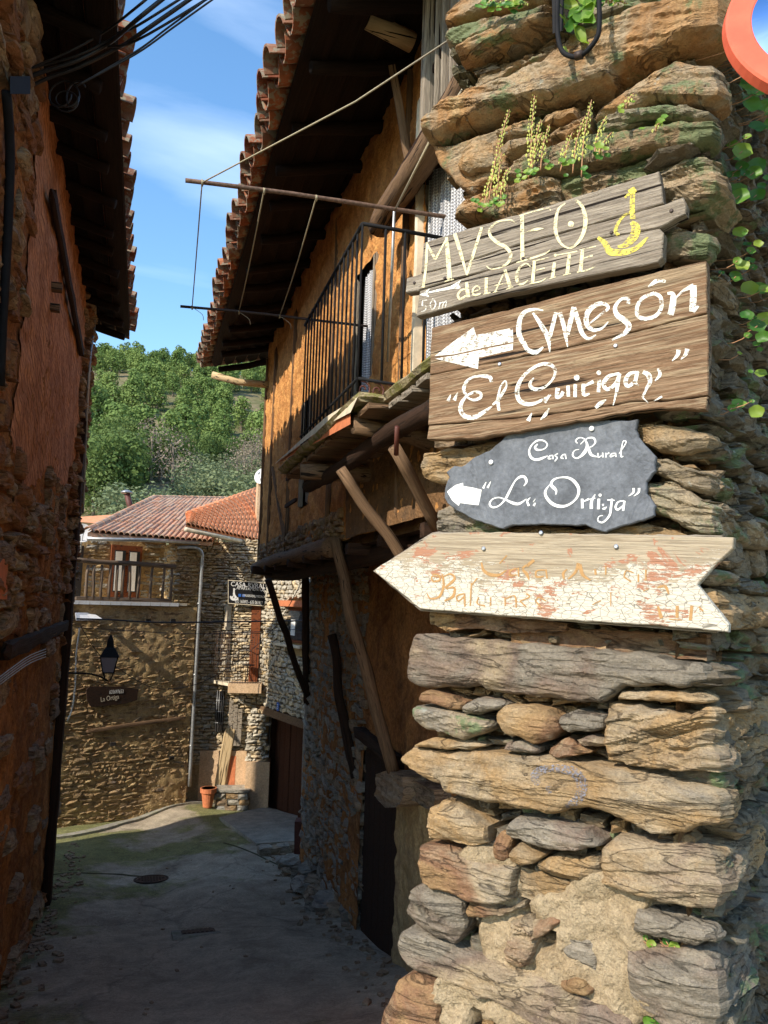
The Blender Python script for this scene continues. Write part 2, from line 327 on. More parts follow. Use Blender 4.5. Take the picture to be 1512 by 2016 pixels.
def stone(parent, top, bot, proud=.03, wrap=0., mat=None, deep=.1, tilt=0., p0=None, n=None, along=None, step=3.2, rough=1., strata=30., slant=0., name='stone', wdir=None, wn=None, rad=.006, warp=3.4):
    p0 = PC if p0 is None else p0; n = FN if n is None else n; along = FD if along is None else along
    wdir = RD if wdir is None else wdir; wn = RN if wn is None else wn
    NST[0] += 1; sd = NST[0]*3.77
    tp, bp = np.array(top, float), np.array(bot, float)
    Wp = (np.hypot(*(tp[1:]-tp[:-1]).T).sum()+np.hypot(*(bp[1:]-bp[:-1]).T).sum())/2; Hp = np.abs(polyline(bot,[.25,.5,.75])-polyline(top,[.25,.5,.75]))[:,1].mean()
    nx = int(np.clip(Wp/step, 6, 220)); ny = int(np.clip(Hp/step, 5, 70))
    A = np.linspace(0,1,nx+1); B = np.linspace(0,1,ny+1)
    T, Bo = polyline(top, A), polyline(bot, A)
    # round the left (and unwrapped right) ends a little
    px = T[None]*(1-B)[:,None,None] + Bo[None]*B[:,None,None]
    px = px.reshape(-1,2); q = np.c_[px*.035, np.full(len(px), sd)]
    px = px + np.stack([fbm(q,3), fbm(q+40,3)],1)*warp
    Wd = hitv(px[:,0], px[:,1], p0, n); aa = np.tile(A, ny+1); bb = np.repeat(B, nx+1)
    al = np.array(along); s = (Wd-np.array(p0))@al; z = Wd[:,2]
    dist = np.linalg.norm(Wd.mean(0)); wm = np.ptp(s); hm = np.abs(Bo-T)[:,1][None].repeat(ny+1,0).reshape(-1)/FPX*dist + 1e-4
    npl = int(5+wm/.06); planes = []
    for _ in range(npl):
        cs, cz_ = rnd.uniform(s.min(), s.max()), rnd.uniform(z.min(), z.max()); g = rnd.uniform(.05,.45); an = rnd.uniform(0,6.283)
        planes.append((cs, cz_, g*math.cos(an)*.35, g*math.sin(an)))
    def side(aa, bb, s, z, hm, wr):
        ex = aa*wm if wr else np.minimum(aa, 1-aa)*wm
        ey = np.minimum(bb, 1-bb)*hm
        fac = np.full(len(s), 9.)
        for (cs, cz_, g1, g2) in planes: fac = np.minimum(fac, .004+(s-cs)*g1+(z-cz_)*g2)
        h = proud*(.6+.4*(1-np.exp(-ex/rad)))*(.5+.5*(1-np.exp(-ey/rad))) + np.clip(fac,-.022,.006)*rough
        h = h + tilt*(.5-bb)
        q = np.c_[s*2.5+sd, z*strata+s*slant*strata, np.full(len(s), sd)]
        f = fbm(q, 3)*2.0; st = (np.floor(f)+np.clip((f-np.floor(f))*7,0,1))/2.2
        h = h + rough*(.0125*st + .0045*fbm(np.c_[s*14+sd, z*26, s*0+sd],4) + .0024*fbm(np.c_[s*45+sd, z*110, s*0+sd],3) + .003*fbm(np.c_[s*4+sd, z*5, s*0],2))
        e = np.minimum(ex, ey); return h*np.clip(.55+e/.006,0,1) + proud*.0
    h = side(aa, bb, s, z, hm, wrap > 0)
    Nn = np.tile(np.array(n), (len(s),1))
    if wrap:
        k = aa > 1-1e-9; Nn[k] = (np.array(n)+np.array(wn))*.62
        k2 = (aa > 1-1.5/nx) & ~k; Nn[k2] = np.array(n)*.9+np.array(wn)*.12
    G = (Wd + Nn*h[:,None]).reshape(ny+1, nx+1, 3)
    base = Wd.reshape(ny+1, nx+1, 3)
    cols = [(base[:,0:1]-np.array(n)*deep)] + [G]
    if wrap:
        nw = max(3, int(wrap/.008)); Q = np.linspace(0,1,nw+1)[1:]*wrap
        e0 = base[:,-1][:,None]; BW = e0 + np.array(wdir)[None,None]*Q[None,:,None]
        lo = .85+.15*rnd.random()
        zc = BW[:,:,2].mean(0)[None]; shrink = 1-(1-lo)*(Q/wrap)[None]; BW[:,:,2] = zc+(BW[:,:,2]-zc)*shrink
        sq = (-Q[None]).repeat(ny+1,0).reshape(-1); zq = BW[:,:,2].reshape(-1); bq = np.repeat(B, nw); hq = hm.reshape(ny+1,-1)[:,-1].repeat(nw)
        aq = np.tile(1-Q/wrap, ny+1); wm0 = wm; wm = wrap
        hh = side(aq, bq, sq*1.0+s.min(), zq, hq, True); wm = wm0
        cols.append((BW.reshape(-1,3)+np.array(wn)[None]*hh[:,None]).reshape(ny+1,nw,3)); cols.append(BW[:,-1:]-np.array(wn)*deep)
    else: cols.append(base[:,-1:]-np.array(n)*deep)
    G = np.concatenate(cols, 1); nc = G.shape[1]
    Nr = np.tile(np.array(n), (nc,1))
    if wrap: Nr[nx+2:] = np.array(wn); Nr[nx+1] = (np.array(n)+np.array(wn))*.7
    G = np.concatenate([G[0:1]-Nr[None]*deep, G, G[-1:]-Nr[None]*deep], 0); nr = G.shape[0]
    idx = np.arange(nr*nc).reshape(nr,nc)
    F = np.stack([idx[:-1,:-1], idx[1:,:-1], idx[1:,1:], idx[:-1,1:]], -1).reshape(-1,4)
    return mk(name, G.reshape(-1,3), F.tolist(), mat or rnd.choice(ST), parent, smooth=False)

house = thing('stone_house', (PC.x, PC.y, -2), 'near schist house corner with long slabs and painted signs nailed on it', 'house')
def sA(y, x=1100): return None
M_S, M_R, M_G, M_L = ST
STONES = [ # (top polyline, bottom polyline, proud, wrap, material, extra)
 ([(820,1248),(860,1250),(880,1255),(960,1257),(1010,1262),(1130,1275),(1200,1280),(1290,1288),(1330,1300),(1370,1303)], [(803,1338),(845,1355),(950,1352),(965,1362),(1080,1374),(1140,1380),(1190,1384),(1215,1365),(1240,1350),(1360,1352),(1371,1345)], .05, .03, M_G, dict(rough=.8)),
 ([(1225,1362),(1290,1357),(1378,1362)], [(1218,1378),(1300,1379),(1378,1382)], .035, .05, M_S, {}),
 ([(832,1366),(850,1358),(890,1370),(917,1384)], [(830,1384),(860,1388),(890,1397),(914,1398)], .04, 0, M_R, {}),
 ([(827,1390),(860,1394),(900,1396),(950,1412),(980,1422)], [(830,1425),(870,1440),(920,1455),(960,1440),(982,1428)], .045, 0, M_L, dict(slant=.2)),
 ([(918,1388),(950,1372),(990,1377),(1002,1384)], [(920,1400),(950,1408),(980,1398),(1000,1394)], .03, 0, M_G, {}),
 ([(982,1402),(1003,1388),(1060,1386),(1090,1395),(1112,1420)], [(982,1416),(1010,1445),(1055,1463),(1090,1456),(1114,1432)], .06, 0, M_R, dict(rough=.5, rad=.03)),
 ([(1105,1410),(1135,1395),(1160,1404),(1200,1408)], [(1108,1428),(1130,1442),(1170,1440),(1197,1432)], .04, 0, M_G, {}),
 ([(1140,1456),(1170,1443),(1197,1455)], [(1150,1467),(1180,1469),(1197,1466)], .035, 0, M_S, {}),
 ([(1196,1384),(1260,1388),(1360,1405),(1394,1390)], [(1200,1495),(1260,1506),(1330,1513),(1396,1516)], .055, .55, M_S, dict(slant=.35, rough=1.5)),
 ([(828,1461),(860,1450),(920,1455),(957,1466)], [(830,1466),(880,1472),(930,1475),(957,1470)], .035, 0, M_S, {}),
 ([(1002,1462),(1030,1457),(1062,1470)], [(1002,1477),(1040,1482),(1062,1479)], .035, 0, M_G, {}),
 ([(1087,1472),(1118,1450),(1150,1469),(1167,1478)], [(1087,1482),(1110,1490),(1150,1484),(1165,1482)], .04, 0, M_R, dict(rad=.02)),
 ([(801,1486),(820,1466),(880,1475),(1000,1482),(1080,1487),(1150,1502),(1250,1512),(1310,1520),(1350,1535),(1388,1545)], [(803,1500),(840,1525),(886,1542),(890,1560),(960,1577),(1080,1599),(1110,1597),(1130,1587),(1180,1592),(1250,1620),(1290,1636),(1360,1637),(1392,1622)], .06, .07, M_S, dict(rough=.8)),
 ([(848,1592),(875,1574),(905,1580),(930,1600),(962,1626)], [(845,1648),(880,1653),(920,1657),(940,1664),(965,1656)], .05, 0, M_S, dict(rad=.02)),
 ([(830,1664),(880,1664),(930,1682),(980,1700),(1022,1702)], [(843,1728),(870,1745),(930,1762),(985,1774),(1020,1765)], .055, 0, M_R, {}),
 ([(975,1652),(990,1634),(1012,1640)], [(975,1690),(995,1695),(1010,1682)], .04, 0, M_R, dict(rad=.02)),
 ([(1003,1628),(1020,1607),(1100,1614),(1160,1630),(1190,1656)], [(1005,1642),(1050,1652),(1100,1665),(1150,1667),(1190,1662)], .05, 0, M_G, dict(slant=.2)),
 ([(1012,1668),(1035,1652),(1060,1666),(1080,1676)], [(1012,1687),(1040,1697),(1060,1694),(1080,1682)], .03, 0, M_R, {}),
 ([(1062,1692),(1100,1680),(1150,1684),(1188,1682)], [(1064,1710),(1100,1727),(1145,1735),(1190,1713)], .05, 0, M_S, dict(rad=.02)),
 ([(1025,1704),(1080,1722),(1130,1738),(1190,1755)], [(1022,1768),(1080,1782),(1130,1797),(1185,1804)], .012, 0, M_S, dict(slant=.2)),
 ([(1190,1668),(1215,1648),(1290,1658),(1370,1664),(1392,1668)], [(1188,1730),(1230,1750),(1290,1766),(1345,1781),(1394,1783)], .06, .34, M_S, dict(slant=.25)),
 ([(806,1775),(820,1745),(850,1728),(880,1745),(922,1768)], [(805,1800),(830,1820),(870,1842),(905,1854),(927,1822)], .055, 0, M_G, dict(rad=.035)),
 ([(930,1772),(960,1768),(1010,1784),(1037,1776)], [(926,1800),(960,1802),(1000,1797),(1037,1787)], .04, 0, M_R, {}),
 ([(1256,1782),(1300,1798),(1360,1810),(1398,1824)], [(1250,1825),(1300,1842),(1370,1859),(1397,1850)], .03, .04, M_G, {}),
 ([(787,1836),(812,1823),(850,1835),(920,1870),(1000,1895),(1080,1920),(1150,1960),(1230,1990),(1290,2040)], [(790,1865),(810,1900),(880,1932),(960,1962),(1030,1992),(1090,2040),(1180,2060),(1280,2080)], .05, 0, M_G, dict(rough=.9)),
 ([(1008,1812),(1040,1800),(1062,1832)], [(1005,1890),(1030,1902),(1057,1890)], .03, 0, M_R, dict(rough=1.8)),
 ([(1050,1814),(1080,1805),(1110,1810)], [(1052,1852),(1075,1840),(1107,1817)], .035, 0, M_R, {}),
 ([(1100,1852),(1130,1838),(1165,1842)], [(1120,1882),(1150,1902),(1178,1912)], .015, 0, M_G, {}),
 ([(1110,1924),(1140,1922),(1170,1942)], [(1112,1934),(1130,1950),(1167,1952)], .03, 0, M_R, {}),
 ([(1236,1872),(1290,1865),(1350,1864),(1396,1878)], [(1240,1950),(1295,2010),(1345,2060),(1400,2060)], .045, .32, M_G, dict(rad=.03)),
 ([(762,1985),(790,1925),(830,1908),(868,1930)], [(745,2060),(790,2070),(830,2070),(875,2060)], .05, 0, M_R, dict(rad=.05, rough=.5)),
 # around and behind the sign boards
 ([(843,1205),(900,1205),(1000,1208),(1115,1226)], [(846,1228),(880,1244),(940,1236),(1000,1247),(1110,1243)], .02, 0, M_R, {}),
 ([(1000,1232),(1150,1238),(1390,1250)], [(1000,1262),(1150,1280),(1390,1302)], -.02, 0, M_R, dict(rough=.6)),
 ([(866,1004),(900,990),(960,1020),(1000,1035)], [(860,1045),(920,1060),(980,1060),(1000,1060)], .03, 0, M_L, dict(rough=1.4)),
 ([(835,892),(900,885),(970,868),(1012,865)], [(832,938),(870,952),(920,960),(1010,970)], .035, 0, M_S, {}),
 ([(1240,842),(1290,838),(1355,842),(1380,850)], [(1250,866),(1300,892),(1350,896),(1380,890)], .04, .10, M_S, dict(rad=.02)),
 ([(1270,905),(1320,905),(1360,922),(1386,930)], [(1270,925),(1320,945),(1350,965),(1388,975)], .035, .30, M_L, dict(slant=-.3, rough=1.5)),
 ([(1270,955),(1330,945),(1370,975),(1388,990)], [(1270,1000),(1320,1020),(1350,1040),(1390,1055)], .05, .45, M_L, dict(slant=-.3, rough=1.5)),
 ([(1000,1036),(1150,1040),(1280,1030),(1388,1066)], [(1000,1075),(1150,1090),(1280,1090),(1390,1110)], .02, .2, M_S, {}),
 ([(1300,1118),(1392,1120)], [(1300,1150),(1392,1152)], .04, .2, M_L, dict(rough=1.4)),
 ([(1290,1156),(1394,1158)], [(1290,1236),(1396,1240)], .05, .5, M_S, dict(slant=.2)),
 ([(855,650),(1100,600),(1392,520)], [(855,720),(1100,690),(1392,640)], -.02, .2, M_R, {}),
 ([(850,725),(1100,700),(1392,650)], [(850,790),(1100,790),(1392,760)], -.02, .1, M_L, {}),
 ([(850,800),(1100,800),(1392,770)], [(850,880),(1100,850),(1392,825)], -.02, .2, M_R, {}),
 ([(1285,462),(1330,452),(1378,470)], [(1290,510),(1340,512),(1384,508)], .04, .05, M_L, dict(rad=.025)),
 ([(870,470),(1000,440),(1160,420),(1290,400)], [(870,560),(1000,540),(1160,520),(1290,500)], -.02, 0, M_R, {}),
]
UPPER = [
 ([(883,45),(920,5),(1000,-30),(1100,-60)], [(884,62),(930,50),(1000,26),(1085,4)], .06, 0, 0, {}),
 ([(887,66),(960,45),(1060,25),(1088,14)], [(886,90),(920,100),(980,75),(1052,58)], .05, 0, 1, {}),
 ([(914,106),(950,80),(1000,52),(1060,46),(1100,38)], [(912,130),(960,113),(1020,86),(1072,66)], .06, 0, 0, {}),
 ([(940,142),(980,116),(1040,92),(1085,62)], [(932,190),(980,176),(1040,142),(1092,108)], .01, 0, 0, dict(rough=2.4, strata=45)),
 ([(1075,-60),(1150,-80),(1200,-90)], [(1085,55),(1140,60),(1190,30)], -.03, 0, 1, {}),
 ([(850,252),(870,232),(930,200),(1010,165),(1080,132),(1150,92),(1250,40),(1382,3)], [(848,284),(880,286),(915,266),(1000,236),(1080,215),(1170,185),(1250,142),(1386,95)], .085, .09, 0, dict(slant=-.3, rough=1.0)),
 ([(855,290),(900,284),(960,268),(1000,255)], [(862,320),(900,362),(935,384),(1000,330)], .02, 0, 0, dict(rough=.5)),
 ([(913,300),(950,283),(982,288)], [(912,345),(937,357),(985,332)], .06, 0, 0, dict(rad=.03)),
 ([(984,262),(1020,250),(1052,240)], [(986,286),(1022,282),(1054,266)], .02, 0, 0, dict(rough=2)),
 ([(1056,236),(1100,220),(1140,205)], [(1056,262),(1100,250),(1142,240)], .015, 0, 0, dict(rough=2)),
 ([(988,292),(1040,278),(1080,264)], [(990,320),(1040,306),(1084,296)], .02, 0, 0, dict(rough=2)),
 ([(1088,262),(1120,250),(1165,232)], [(1088,290),(1130,282),(1168,262)], .025, 0, 0, dict(rough=2)),
 ([(1172,234),(1240,182),(1340,132),(1388,138)], [(1176,244),(1240,222),(1300,206),(1390,214)], .05, .08, 0, dict(slant=-.3)),
 ([(1176,252),(1240,230),(1300,212),(1388,222)], [(1178,276),(1240,262),(1300,240),(1388,240)], .03, .05, 1, dict(slant=-.3, rough=1.6)),
 ([(1008,338),(1080,302),(1200,272),(1290,250),(1388,246)], [(1000,370),(1100,348),(1200,330),(1290,298),(1388,290)], .055, .06, 1, dict(slant=-.25)),
 ([(900,402),(960,374),(1010,352),(1100,350)], [(895,432),(960,432),(1000,442),(1110,420)], .04, 0, 0, dict(rough=1.7)),
 ([(1280,312),(1330,296),(1390,300)], [(1290,405),(1340,410),(1392,410)], .05, .15, 1, dict(rough=1.8, rad=.03)),
 ([(1100,352),(1180,334),(1290,306)], [(1100,420),(1180,400),(1290,380)], .01, 0, 1, dict(rough=1.6)),
 ([(1130,-70),(1250,-90),(1384,-100)], [(1150,62),(1200,38),(1290,10),(1386,-6)], .04, .1, 1, dict(slant=-.3)),
]
SO = [stone(house, t, b, pr, wr, mt, **ex) for t, b, pr, wr, mt, ex in STONES]
for t, b, pr, wr, mt, ex in UPPER: stone(house, t, b, pr, wr, ST_UP[mt], **ex)
# bed of earth and mortar behind and between the stones (front and side face)
def bed(name, o, d, n, L, z0, z1, mat, fn, cell=.011, parent=None, kind='stuff'):
    nx, nz_ = int(L/cell), int((z1-z0)/cell); S, Z = np.meshgrid(np.linspace(0,L,nx+1), np.linspace(z0,z1,nz_+1))
    B = np.array(o)[None,None]*np.array([1,1,0]) + S[...,None]*np.array(d) ; B[...,2] = Z
    h = fn(B.reshape(-1,3), S.reshape(-1), Z.reshape(-1)).reshape(S.shape)
    V = (B+h[...,None]*np.array(n)).reshape(-1,3); i = np.arange((nx+1)*(nz_+1)).reshape(nz_+1,nx+1)
    F = np.stack([i[:-1,:-1],i[:-1,1:],i[1:,1:],i[1:,:-1]],-1).reshape(-1,4)
    if (Vector(d).cross(Vector((0,0,1)))).dot(Vector(n)) < 0: F = F[:,::-1]
    return mk(name, V, F.tolist(), mat, parent, smooth=True, kind=kind)
FL = (hit(868, 1200, PC, FN)-PC).dot(FD)      # usable length of the front face
blobs = [(1000,1855,85,75),(1180,1850,110,130),(1010,1975,150,50),(1150,1950,140,70),(890,1975,60,60),(1230,1760,60,40),(950,1690,60,30),(1270,1930,60,60),(1000,1740,40,60),(1100,1800,80,40),(1215,1665,26,30)]
BL = [(np.array(hit(x,y,PC,FN)), rx/FPX*1.85, ry/FPX*1.85) for x,y,rx,ry in blobs]
def bedfn(B, S, Z):
    h = -.13 + .025*fbm(B*14,4) + .01*fbm(B*60,3)
    m_ = np.zeros(len(S))
    for c, rx, ry in BL:
        ds = ((B-c)@np.array(FD))/rx*1.25; dz = (Z-c[2])/ry; m_ = np.maximum(m_, np.clip(1.25-np.sqrt(ds**2+dz**2),0,.35)/.35)
    return h*(1-m_) + m_*(.012+.017*fbm(B*14,4)+.007*fbm(B*70,3))
zlow = hit(1100,1690,PC,FN).z
bed('mortar', PC-FN*.0, FD, FN, FL, -1.9, zlow, M_MORT, bedfn, parent=house)
bed('joint_earth', PC, FD, FN, FL, zlow, 2.4, M_EARTH, lambda B,S,Z: -.12+.03*fbm(B*14,4)+.012*fbm(B*55,3), parent=house)
bed('side_joint_earth', PC, RD, RN, 3.0, -2.2, 2.4, M_EARTH, lambda B,S,Z: -.06+.02*fbm(B*14,4)+.008*fbm(B*50,3), cell=.03, parent=house)
# generic rubble stones (shared meshes)
def rock_variants(n, nx, nw, nh, amp):
    out = []
    for k in range(n):
        V, F = gridbox(1,1,1,nx,nw,nh,amp,k*3.3+1,.16)
        V[:,0] *= 1+.12*np.sin(V[:,2]*5+k); me = bpy.data.meshes.new('stone_piece'); me.from_pydata(V.tolist(), [], F); me.polygons.foreach_set('use_smooth',[False]*len(F)); me.update(); out.append(me)
    return out
RV_HI, RV_LO = rock_variants(10, 8,3,5,.13), rock_variants(12, 3,1,2,.14)
def rubble(parent, o, d, n, L, z0, z1, hr, lr, mats, var=RV_LO, proud=.03, dep=.12, skip=None, maxn=290, seed=1, gap=.012, rot=.05, name='stone', zsl=0.):
    R = random.Random(seed); d = Vector(d).normalized(); n = Vector(n).normalized(); up = Vector((0,0,1)); items = []
    z = z0
    while z < z1:
        h = R.uniform(*hr); s = -R.uniform(0, lr[1])
        while s < L:
            l = R.uniform(*lr)*(1 if R.random() < .8 else .55); hh = h*R.uniform(.75,1.2); cs, cz = s+l/2, z+h/2+R.uniform(-.12,.12)*h
            if 0 <= cs <= L and not (skip and skip(cs, cz, l, hh)):
                items.append((Vector((o.x,o.y,0))+d*cs+up*(cz+zsl*cs)+n*(proud*R.uniform(.1,1)-dep/2), l-gap, hh-gap*.6, dep*R.uniform(.8,1.2), R.uniform(-rot,rot), R.choice(mats), R.choice(var)))
            s += l
        z += h
    items.sort(key=lambda it: -(it[1]*it[2])/max(.3, it[0].length)**2)
    vs = {}
    acc = []
    for k, (c, l, h, dp, ro, mt, me) in enumerate(items):
        A = fr(d, n, up, c) @ Matrix.Rotation(ro, 4, 'Y') @ Matrix.Diagonal((l, dp, h, 1))
        if k < maxn:
            key = (me.name, mt.name)
            if key not in vs: m2 = me.copy(); m2.materials.append(mt); vs[key] = m2
            put(name, vs[key], A, parent)
        else:
            if not acc or acc[-1][0] != mt.name:
                pass
            a = np.array(A); v = np.empty(len(me.vertices)*3); me.vertices.foreach_get('co', v); v = v.reshape(-1,3)@a[:3,:3].T+a[:3,3]
            acc.append((mt.name, v, [list(p.vertices) for p in me.polygons]))
    if acc:
        V, F, n0 = [], [], 0
        mi = []; names = list({a[0] for a in acc}); names.sort()
        for mn, v, f in acc: V.append(v); F += [[i+n0 for i in q] for q in f]; n0 += len(v); mi += [names.index(mn)]*len(f)
        ob = mk('small_'+name+'s', np.concatenate(V), F, [bpy.data.materials[q] for q in names], parent, kind='stuff')
        ob.data.polygons.foreach_set('material_index', mi)
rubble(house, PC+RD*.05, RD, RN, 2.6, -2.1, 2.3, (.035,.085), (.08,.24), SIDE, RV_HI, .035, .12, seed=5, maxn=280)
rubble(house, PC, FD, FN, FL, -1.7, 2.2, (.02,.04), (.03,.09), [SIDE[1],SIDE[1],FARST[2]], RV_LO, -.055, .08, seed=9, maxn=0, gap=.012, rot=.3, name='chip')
# the body of the house behind its faces
A0 = PC+FD*(FL-.04)-FN*.17; C0 = PC-FN*.17-RN*.17
plan = [C0, A0, Vector((A0.x+.25, A0.y+.30, 0)), Vector((1.5, 2.9, 0)), Vector((6.5, 2.9, 0)), PC+RD*3.2+Vector((3,0,0)), PC+RD*3.0-RN*.17]
def prism(name, plan, z0, z1, mat, parent=None, **k):
    n = len(plan); V = [Vector((p.x,p.y,z0)) for p in plan]+[Vector((p.x,p.y,z1)) for p in plan]
    ar = sum(plan[i].x*plan[(i+1)%n].y-plan[(i+1)%n].x*plan[i].y for i in range(n))
    F = [[i,(i+1)%n,(i+1)%n+n,i+n] for i in range(n)]+[list(range(n))[::-1], list(range(n,2*n))]
    if ar < 0: F = [f[::-1] for f in F]
    return mk(name, V, F, mat, parent, **k)
prism('wall_core', plan, -3.2, 2.6, M_EARTH, house)

# ================================================================ SIGNS
def fp(px, py, off): return hit(px, py, PC+FN*off, FN)
def plank(name, outline, off, thick, mat, parent, rough=1.2, jag=None, sub=14, frame_ang=None):
    """board cut to a traced outline, its face 'off' metres proud of the wall face"""
    pts = []; n = len(outline); s0 = rnd.random()*90
    for i in range(n):
        a, b = np.array(outline[i], float), np.array(outline[(i+1)%n], float); k = max(1, int(np.hypot(*(b-a))/sub))
        for j in range(k): pts.append(a+(b-a)*j/k)
    pts = np.array(pts); q = np.c_[pts*.06, np.full(len(pts), s0)]; pts = pts+np.stack([fbm(q,3),fbm(q+50,3)],1)*rough
    n = len(pts); c = pts.mean(0)
    W0 = [fp(x,y,off) for x,y in pts]
    nrm = []
    for i in range(n):
        e = W0[(i+1)%n]-W0[i-1]; nn = e.cross(FN); nrm.append(nn.normalized())
    ctr = sum(W0, Vector((0,0,0)))/n
    sgn = 1 if sum((W0[i]-ctr).dot(nrm[i]) for i in range(n)) > 0 else -1
    r0_ = [W0[i]-nrm[i]*sgn*.0022 for i in range(n)]; r1_ = [W0[i]-FN*.0025 for i in range(n)]; r2_ = [W0[i]-FN*thick for i in range(n)]
    bm = bmesh.new(); R = [[bm.verts.new(p) for p in r] for r in (r0_, r1_, r2_)]
    for a, b in ((0,1),(1,2)):
        for i in range(n): bm.faces.new([R[a][i],R[b][i],R[b][(i+1)%n],R[a][(i+1)%n]])
    flat = [Vector(((q-ctr).dot(FD), q.z-ctr.z, 0)) for q in W0]
    for tri in tessellate_polygon([flat]):
        for r_ in (0, 2):
            try: bm.faces.new([R[r_][q] for q in tri])
            except ValueError: pass
    bmesh.ops.recalc_face_normals(bm, faces=bm.faces)
    me = bpy.data.meshes.new(name); bm.to_mesh(me); bm.free(); me.materials.append(mat)
    a, b = (frame_ang or ((outline[0]), (outline[1]))); xd = (fp(*b, off)-fp(*a, off)).normalized()
    M = fr(xd, -FN, xd.cross(-FN), ctr); me.transform(M.inverted())
    return put(name, me, M, parent)
def stroke_vf(pts, widths, toW, nrm, k=5, curve=True):
    p3 = [Vector((x,y,0)) for x,y in pts]; sp = smooth_line(p3, k) if curve and len(pts) > 2 else ([p3[0].lerp(p3[-1], j/4) for j in range(5)] if len(pts) == 2 else sum([[p3[i].lerp(p3[i+1], j/3) for j in range(3)] for i in range(len(p3)-1)], [])+[p3[-1]])
    n = len(sp); d = np.r_[0, np.cumsum([(sp[i+1]-sp[i]).length for i in range(n-1)])]; d = d/max(d[-1],1e-6)
    if isinstance(widths, (int,float)): widths = [widths]
    w = np.interp(d, np.linspace(0,1,len(widths)), widths) if len(widths) > 1 else np.full(n, widths[0])
    V, F = [], []
    for i in range(n):
        t = (sp[min(i+1,n-1)]-sp[max(i-1,0)]); t = t.normalized() if t.length else Vector((1,0,0)); o = Vector((-t.y,t.x,0))*w[i]/2
        V += [toW(*(sp[i]+o)[:2]), toW(*(sp[i]-o)[:2])]
    for i in range(n-1): F.append([2*i,2*i+1,2*i+3,2*i+2])
    return V, F
def lettering(name, parent, origin, scale, strokes, off, mat, polys=(), **k):
    cnt = [0]
    def toW(x, y, e): return fp(origin[0]+x/scale, origin[1]+y/scale, off+.0008+e)
    parts = []
    for wd, pts, *cv in strokes:
        cnt[0] += 1; e = cnt[0]*2e-5
        parts.append(stroke_vf(pts, wd, lambda x,y: toW(x,y,e), FN, curve=not cv))
    for pl in polys: cnt[0] += 1; parts.append(([toW(x,y,cnt[0]*2e-5) for x,y in pl], [list(range(len(pl)))]))
    V, F = merge(parts); o = mk(name, V, F, mat, parent, **k)
    bm = bmesh.new(); bm.from_mesh(o.data); bmesh.ops.triangulate(bm, faces=[f for f in bm.faces if len(f.verts) > 4])
    for f in bm.faces:
        if f.normal.dot(FN) < 0: f.normal_flip()
    bm.to_mesh(o.data); bm.free(); return o
def circ(x, y, r, r2=None, n=14): return [(x+r*math.cos(6.2832*i/n), y+(r2 or r)*math.sin(6.2832*i/n)) for i in range(n)]
def screw(px, py, off, parent, r=.004, mat=None):
    c = fp(px, py, off); x, y, z = axes(FN, Vector((0,0,1)))
    V, F = tubevf([c-FN*.004, c+FN*.0022, c+FN*.0032], [r, r, r*.7], 12); return mk('screw', V, F, mat or M_SCREW, parent)
def sign(name, px, py, label): return thing(name, fp(px, py, .0), label, 'sign')

PM_CREAM = paint('cream_sign_paint', (.74,.66,.40), .455, chipscale=2.2); PM_WHITE = paint('white_sign_paint', (.80,.78,.68), .468, chipscale=3)
PM_YEL = paint('yellow_sign_paint', (.72,.60,.10), .485, chipscale=4); PM_SLATE = paint('fresh_white_paint', (.84,.84,.80), .30)
PM_OCH = paint('faded_ochre_paint', (.40,.23,.09), .42, chipscale=4)
# --- sign 1
O1 = .085
s1 = sign('wooden_sign', 1070, 480, 'top grey plank sign pointing to the olive oil museum with yellow logo')
ang = ((826,571),(1300,449))
plank('plank', [(833,478),(895,458),(1100,398),(1297,337),(1307,401),(1179,437),(1000,487),(885,525),(829,537)], O1, .028, W_GREY, s1, frame_ang=ang)
plank('plank', [(800,548),(829,538.5),(885,526.5),(1000,488.5),(1179,438.5),(1307,402.5),(1345,388),(1351,402),(1349,421),(1300,448),(1179,469),(1000,520),(826,570),(822,573),(798,577)], O1, .028, W_GREY, s1, frame_ang=ang)
plank('plank', [(826,572),(1000,521.5),(1179,470.5),(1298,450),(1306,458),(1304,505),(1294,517),(1150,545),(1000,577),(900,601),(819,623)], O1, .030, W_GREY, s1, frame_ang=ang)
beam('batten', fp(826,600,O1-.045), fp(1290,478,O1-.045), .03, .05, W_BROWN, s1)
for x, y in ((876,548),(1030,509),(1204,458),(1322,415),(816,557)): screw(x, y, O1, s1, .0042, M_IRON)
a = (800,360)
